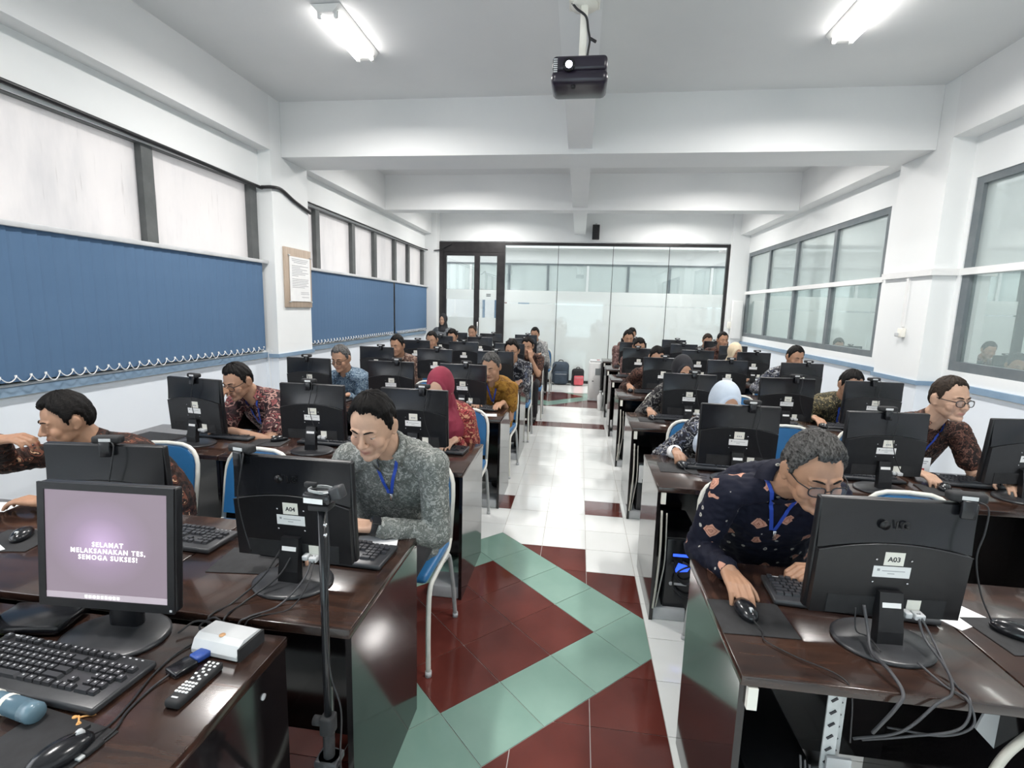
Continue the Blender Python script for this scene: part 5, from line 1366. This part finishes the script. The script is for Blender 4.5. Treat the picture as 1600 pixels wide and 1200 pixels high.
    if watch:
        S, E, Wr, a = A[watch]; dd = (Wr - E).normalized(); p = E + (Wr - E) * 1.03 - root
        wt = MB(); wt.tube([p - dd * .012, p, p + dd * .012], [.0345, .035, .0335], 18); ws = put('wristwatch', wt.mesh('wristwatch', M['rub']), t)
        up = V(0, -.5, .85); up = (up - dd * up.dot(dd)).normalized()
        put('watch_face', MB().box(p + up * .036, (.034, .034, .008), 0, Matrix((dd, up.cross(dd), up)).transposed()).mesh('watch_face', M['gloss']), ws)
    if cuff:
        S, E, Wr, a = A[cuff]; q = E + (Wr - E) * .90 - root; dd = (Wr - E).normalized()
        put('cuff', MB().tube([q - dd * .02, q, q + dd * .022, q + dd * .024], [.041, .042, .040, .02], 16).mesh('cuff', M['paper']), t)
    put('trousers', trousers_mesh(trous or DARKP, stand), t)
    for s in (-1, 1):
        sh = MB(); fy = -.40 if not stand else -.03
        sh.rbox((s * .11 if not stand else s * .085, fy, .045), (.09, .25, .08), .03, seg=3); put('shoe', sh.mesh('shoe', SHOE), t)
    return t
# ------------------------------------------------------------------ who sits where
B_GREY = batik('grey_green_batik', [(.115, .125, .115), (.27, .28, .265), (.20, .21, .195), (.15, .16, .15), (.32, .33, .31)], 34, .9, .6)
B_NAVY = batik('navy_batik', [(.006, .007, .018), (.56, .29, .21), (.20, .06, .04), (.36, .15, .10), (.42, .40, .36)], 11.5, 0, .75, 'diamond')
B_BROWN = batik('dark_brown_batik', [(.014, .009, .008), (.55, .33, .20), (.14, .05, .03), (.05, .02, .014), (.03, .016, .012)], 15, .6)
B_MAROON = batik('maroon_cream_batik', [(.018, .010, .012), (.45, .33, .27), (.20, .06, .06), (.35, .20, .17), (.05, .02, .022)], 15, .5)
B_RED = batik('red_floral_batik', [(.20, .025, .03), (.60, .34, .22), (.35, .06, .06), (.5, .25, .15), (.10, .01, .012)], 18, .5)
B_BLUE = batik('blue_grey_batik', [(.06, .10, .15), (.33, .40, .44), (.16, .22, .28), (.26, .33, .37), (.035, .06, .10)], 24, .8)
B_GOLD = batik('ochre_batik', [(.25, .12, .018), (.10, .045, .010), (.33, .17, .03), (.16, .07, .012), (.28, .14, .02)], 10, .8)
B_MULTI = batik('brown_blue_batik', [(.10, .05, .035), (.05, .06, .16), (.28, .20, .15), (.03, .02, .02), (.20, .13, .10)], 17, .6)
B_BW = batik('black_white_batik', [(.010, .010, .014), (.50, .50, .50), (.10, .11, .15), (.35, .35, .36), (.02, .02, .028)], 15, .6)
B_BW2 = batik('black_grey_batik', [(.012, .011, .013), (.38, .35, .31), (.08, .075, .08), (.25, .24, .22), (.02, .018, .02)], 17, .7)
B_LIGHT = batik('grey_white_batik', [(.30, .30, .29), (.07, .07, .08), (.45, .44, .42), (.12, .12, .13), (.36, .36, .35)], 13, .6)
B_GOLDBLK = batik('black_gold_batik', [(.018, .016, .010), (.30, .24, .12), (.06, .055, .03), (.20, .16, .08), (.03, .028, .018)], 20, .8)
B_COCOA = batik('cocoa_batik', [(.026, .014, .011), (.20, .095, .065), (.08, .034, .024), (.15, .07, .05), (.014, .009, .008)], 16, .9)
B_PINK = batik('dusty_pink_batik', [(.16, .09, .08), (.40, .28, .25), (.06, .03, .03), (.28, .18, .16), (.10, .055, .05)], 18, .6)
C_GREYJ = cloth('grey_jacket', (.10, .11, .12), (.15, .16, .17))
H_RED = cloth('crimson_scarf', (.20, .018, .040), (.25, .026, .052)); H_BLUE = cloth('pale_blue_scarf', (.46, .52, .60), (.52, .58, .65)); H_BLK = cloth('black_scarf', (.010, .010, .013), (.017, .017, .021)); H_CREAM = cloth('cream_scarf', (.58, .47, .32), (.64, .53, .38))
SK1 = (.45, .27, .18); SK2 = (.385, .215, .135); SK3 = (.33, .178, .108); SK4 = (.50, .31, .215)
UP = (0, 0, -1)
def sit(label, head, r, chair_label=None, hipx=None, chx=None, **kw):
    x = head[0] if hipx is None else hipx
    person(label, head, hip=(x, FAR[r] + .40), desk_y=FAR[r], **kw)
    k = min(2, int((abs(head[0]) - .4) / .72))
    chair(x if chx is None else chx, FAR[r] + .41, R(random.uniform(-4, 4)), chair_label or 'occupied blue stacking chair at the ' + where('L' if head[0] < 0 else 'R', r, k))
def M_(x, y, z=.80, **k): return dict(w=(x, y, z), **k)
# ---- front row
sit('man in a grey green patterned shirt at the monitor marked A04', (-.757, 1.78, 1.185), 0, 'blue stacking chair of the man in the grey green shirt', hipx=-.80, yaw=-5, pitch=22, roll=2, shirt=B_GREY, skin_c=SK4, hair='black', style=dict(recede=.10, thick=.016, sweep=1), lanyard=True, watch=1, vox=.0035, neck=(.02, .115, -.110), tyaw=-3,
    arms={1: M_(-.735, 1.735, .800, e=(-.42, 1.95, .74), d=(-1, -.1, -.02), n=(0, .2, -1), curl=22), -1: M_(-.98, 1.60, .80, e=(-1.15, 1.95, .65), d=(.5, -.8, 0), n=UP, curl=20)})
sit('man in a navy shirt with orange diamonds at the monitor marked A03', (.758, 1.66, 1.150), 0, 'blue stacking chair of the man in the navy diamond shirt', hipx=.80, yaw=6, pitch=20, roll=-3, shirt=B_NAVY, skin_c=SK2, hair='salt', style=dict(recede=.02, thick=.017), glasses=True, lanyard=True, vox=.0035, neck=(-.035, .135, -.065), tyaw=4,
    arms={-1: M_(.528, 1.640, .800, e=(.42, 2.3, .60), d=(.06, -1, -.12), n=(0, -.1, -1), curl=24, spread=1.3), 1: M_(.86, 1.70, .80, e=(1.15, 2.0, .7), d=(-1, -.15, -.05), n=(0, 0, -1), curl=45)})
sit('man in a dark brown shirt at the left edge, fist at his mouth', (-2.318, 1.98, 1.07), 0, 'blue stacking chair of the man at the left edge', hipx=-2.10, chx=-2.24, yaw=-30, pitch=14, shirt=B_BROWN, skin_c=SK2, hair='black', style=dict(thick=.018), vox=.005, tyaw=-16, neck=(.05, .08, -.12),
    arms={-1: M_(-2.52, 1.85, 1.000, e=(-2.9, 1.95, .75), d=(1, .12, .08), n=(.1, .25, -1), curl=34), 1: M_(-2.15, 1.70, .80, e=(-1.9, 2.0, .72), d=(-1, -.1, 0), n=UP, curl=20)})
# ---- second row
sit('man in glasses and a maroon cream shirt resting his fist on his chin', (-2.270, 3.10, 1.098), 1, 'blue stacking chair of the man resting on his fist', hipx=-2.12, yaw=-12, pitch=22, shirt=B_MAROON, skin_c=SK2, hair='black', style=dict(thick=.011), glasses=True, lanyard=True, sleeve='short', vox=.005, tyaw=-10, neck=(.05, .10, -.11),
    arms={-1: M_(-2.325, 2.965, .965, e=(-2.36, 2.98, .60), d=(.25, .25, 1), n=(.3, .9, -.1), curl=78), 1: M_(-2.22, 2.94, .795, e=(-1.80, 3.10, .74), d=(-1, -.05, 0), n=UP, curl=18)})
sit('woman in a crimson headscarf and red floral top', (-.875, 3.12, 1.105), 1, 'blue stacking chair of the woman in the crimson headscarf', hipx=-.86, yaw=-4, pitch=16, shirt=B_RED, skin_c=SK4, hijab=H_RED, glasses=True, vox=.005, female=True)
sit('woman in a pale blue headscarf holding her mouse', (.895, 3.12, 1.095), 1, 'blue stacking chair of the woman in the pale blue headscarf', hipx=.88, yaw=8, pitch=20, shirt=B_BW, skin_c=SK2, hijab=H_BLUE, vox=.005, female=True, cuff=-1,
    arms={-1: M_(.622, 3.09, .80, e=(.55, 3.7, .6), d=(.05, -1, -.1), n=UP, curl=24, spread=1.3)})
sit('man in glasses and a cocoa brown shirt with a white name badge', (2.088, 3.10, 1.196), 1, 'blue stacking chair of the man with the white badge', hipx=2.05, yaw=14, pitch=4, shirt=B_COCOA, skin_c=SK4, hair='brown', style=dict(recede=.08, thick=.009), glasses=True, lanyard=True, badge=True, sleeve='short', vox=.0045, tyaw=6, neck=(-.03, .08, -.135),
    arms={-1: M_(1.90, 2.985, .80, e=(1.75, 3.5, .6), d=(.25, -1, -.1), n=UP, curl=26, spread=1.2), 1: M_(2.26, 2.90, .81, e=(2.42, 3.4, .6), d=(-.2, -1, 0), n=UP, curl=20)})
# ---- third row
sit('man in glasses and a blue grey batik shirt by the left wall', (-2.222, 4.50, 1.12), 2, hipx=-2.18, yaw=-6, pitch=18, shirt=B_BLUE, skin_c=SK2, hair='grey', style=dict(thick=.012), glasses=True, vox=.006, tyaw=-8)
sit('grey haired man in an ochre shirt beside the aisle', (-.768, 4.45, 1.108), 2, hipx=-.80, yaw=-12, pitch=20, shirt=B_GOLD, skin_c=SK2, hair='salt', style=dict(thick=.014), lanyard=True, sleeve='short', trous=BEIGEP, vox=.006, tyaw=-8)
sit('woman in a black headscarf with her hand on a mouse', (.911, 4.50, 1.132), 2, hipx=.88, yaw=10, pitch=18, shirt=B_BW2, skin_c=SK2, hijab=H_BLK, vox=.006, female=True,
    arms={-1: M_(.635, 4.40, .80, e=(.55, 5.0, .6), d=(.05, -1, -.1), n=UP, curl=24, spread=1.3)})
sit('man in a black and gold shirt with a blue lanyard', (2.245, 4.45, 1.085), 2, hipx=2.20, yaw=6, pitch=20, shirt=B_GOLDBLK, skin_c=SK2, hair='black', style=dict(thick=.012), lanyard=True, vox=.006, tyaw=6,
    arms={-1: M_(1.985, 4.42, .80, e=(1.85, 5.0, .6), d=(.05, -1, -.1), n=UP, curl=24, spread=1.3)})
# ---- fourth row
sit('man in a brown and blue patterned shirt looking up by the left wall', (-2.169, 5.86, 1.147), 3, yaw=-12, pitch=10, shirt=B_MULTI, skin_c=SK3, hair='black', vox=.008)
sit('man in glasses and a black white floral shirt near the aisle', (-.769, 5.86, 1.14), 3, yaw=-6, pitch=10, shirt=B_BW, skin_c=SK2, hair='black', style=dict(thick=.016), glasses=True, vox=.007)
sit('man in a dark brown shirt bending low in the fourth row right of the aisle', (.887, 5.86, 1.128), 3, yaw=8, pitch=24, shirt=B_COCOA, skin_c=SK2, hair='black', vox=.008,
    arms={-1: M_(.595, 5.84, .80, e=(.5, 6.4, .6), d=(.05, -1, -.1), n=UP, curl=24)})
sit('man in a black white batik shirt by the right hand windows', (2.357, 5.86, 1.185), 3, yaw=12, pitch=16, shirt=B_BW, skin_c=SK3, hair='black', style=dict(thick=.011), vox=.008, arms={-1: M_(2.04, 5.86, .80, e=(1.95, 6.4, .6), d=(.05, -1, -.1), n=UP, curl=24)})
# ---- fifth row
sit('man covering his mouth with his hand in the fifth row by the left wall', (-2.121, 7.15, 1.142), 4, yaw=-4, pitch=14, shirt=B_BW2, skin_c=SK2, hair='black', style=dict(thick=.010), vox=.009, arms={-1: M_(-2.17, 7.02, .98, e=(-2.35, 7.0, .7), d=(.1, .3, 1), n=(.2, .9, 0), curl=60)})
sit('man in a brown shirt with a hand to his cheek beside the aisle', (-.715, 7.15, 1.103), 4, yaw=-6, pitch=14, shirt=B_COCOA, skin_c=SK2, hair='black', vox=.009, sleeve='short', arms={1: M_(-.655, 7.02, .95, e=(-.55, 7.0, .7), d=(-.1, .3, 1), n=(-.3, .9, 0), curl=40)})
sit('man hidden to the brow behind the fifth row aisle monitor on the right', (.835, 7.15, 1.148), 4, yaw=8, pitch=20, shirt=B_PINK, skin_c=SK2, hair='black', vox=.009)
sit('woman in a cream headscarf on the right hand side', (2.114, 7.15, 1.112), 4, yaw=14, pitch=16, shirt=B_BW2, skin_c=SK3, hijab=H_CREAM, vox=.008, female=True)
# ---- sixth and seventh rows
sit('black haired man whose brow shows over a sixth row monitor on the left', (-2.132, 8.40, 1.125), 5, yaw=-4, pitch=20, shirt=B_BW2, skin_c=SK2, hair='black', style=dict(thick=.016), vox=.010)
sit('man in a dusty pink shirt in the sixth row beside the aisle', (.800, 8.40, 1.205), 5, yaw=6, pitch=18, shirt=B_PINK, skin_c=SK2, hair='black', vox=.010)
sit('black haired man looking out between the sixth row monitors on the right', (2.271, 8.40, 1.222), 5, yaw=10, pitch=6, shirt=B_COCOA, skin_c=SK3, hair='black', style=dict(thick=.010), vox=.009)
sit('balding man in the back row before the glass door', (-2.033, 9.55, 1.150), 6, yaw=-6, pitch=12, shirt=B_BW2, skin_c=SK2, hair='brown', style=dict(recede=.12, thick=.010), vox=.010)
sit('man in a grey white batik shirt in the back row beside the aisle', (-.826, 9.60, 1.153), 6, yaw=-8, pitch=12, shirt=B_LIGHT, skin_c=SK2, hair='black', vox=.010, hipx=-.72)
sit('man at the back right whose hair shows above the aisle monitor', (.972, 9.60, 1.205), 6, yaw=6, pitch=20, shirt=B_PINK, skin_c=SK2, hair='black', vox=.011)
sit('man in the last row whose hair barely tops the right hand monitor', (2.328, 9.60, 1.140), 6, yaw=8, pitch=20, shirt=B_BW2, skin_c=SK2, hair='brown', vox=.011)
# ---- standing by the door
person('woman in a black headscarf and grey jacket standing by the glass door', (-2.955, 10.78, 1.335), yaw=-8, pitch=4, hip=(-2.95, 10.80), shirt=C_GREYJ, skin_c=SK4, hijab=H_BLK, vox=.009, female=True, stand=True)
# ---- empty chairs
for s, r, x, l in (('L', 0, -1.70, 'empty blue chair between the two men of the first left row'), ('L', 1, -1.50, 'empty blue chair behind the middle monitor, second row left'), ('R', 0, 1.53, 'empty blue chair right of the A03 monitor'), ('R', 1, 1.53, 'empty blue chair at the middle desk, second row right'), ('L', 2, -1.52, 'empty blue chair at the middle desk, third row left'), ('R', 2, 1.55, 'empty blue chair at the middle desk, third row right'), ('L', 3, -1.5, 'empty blue chair at the middle desk, fourth row left')):
    chair(x, FAR[r] + .41, R(random.uniform(-6, 6)), l)
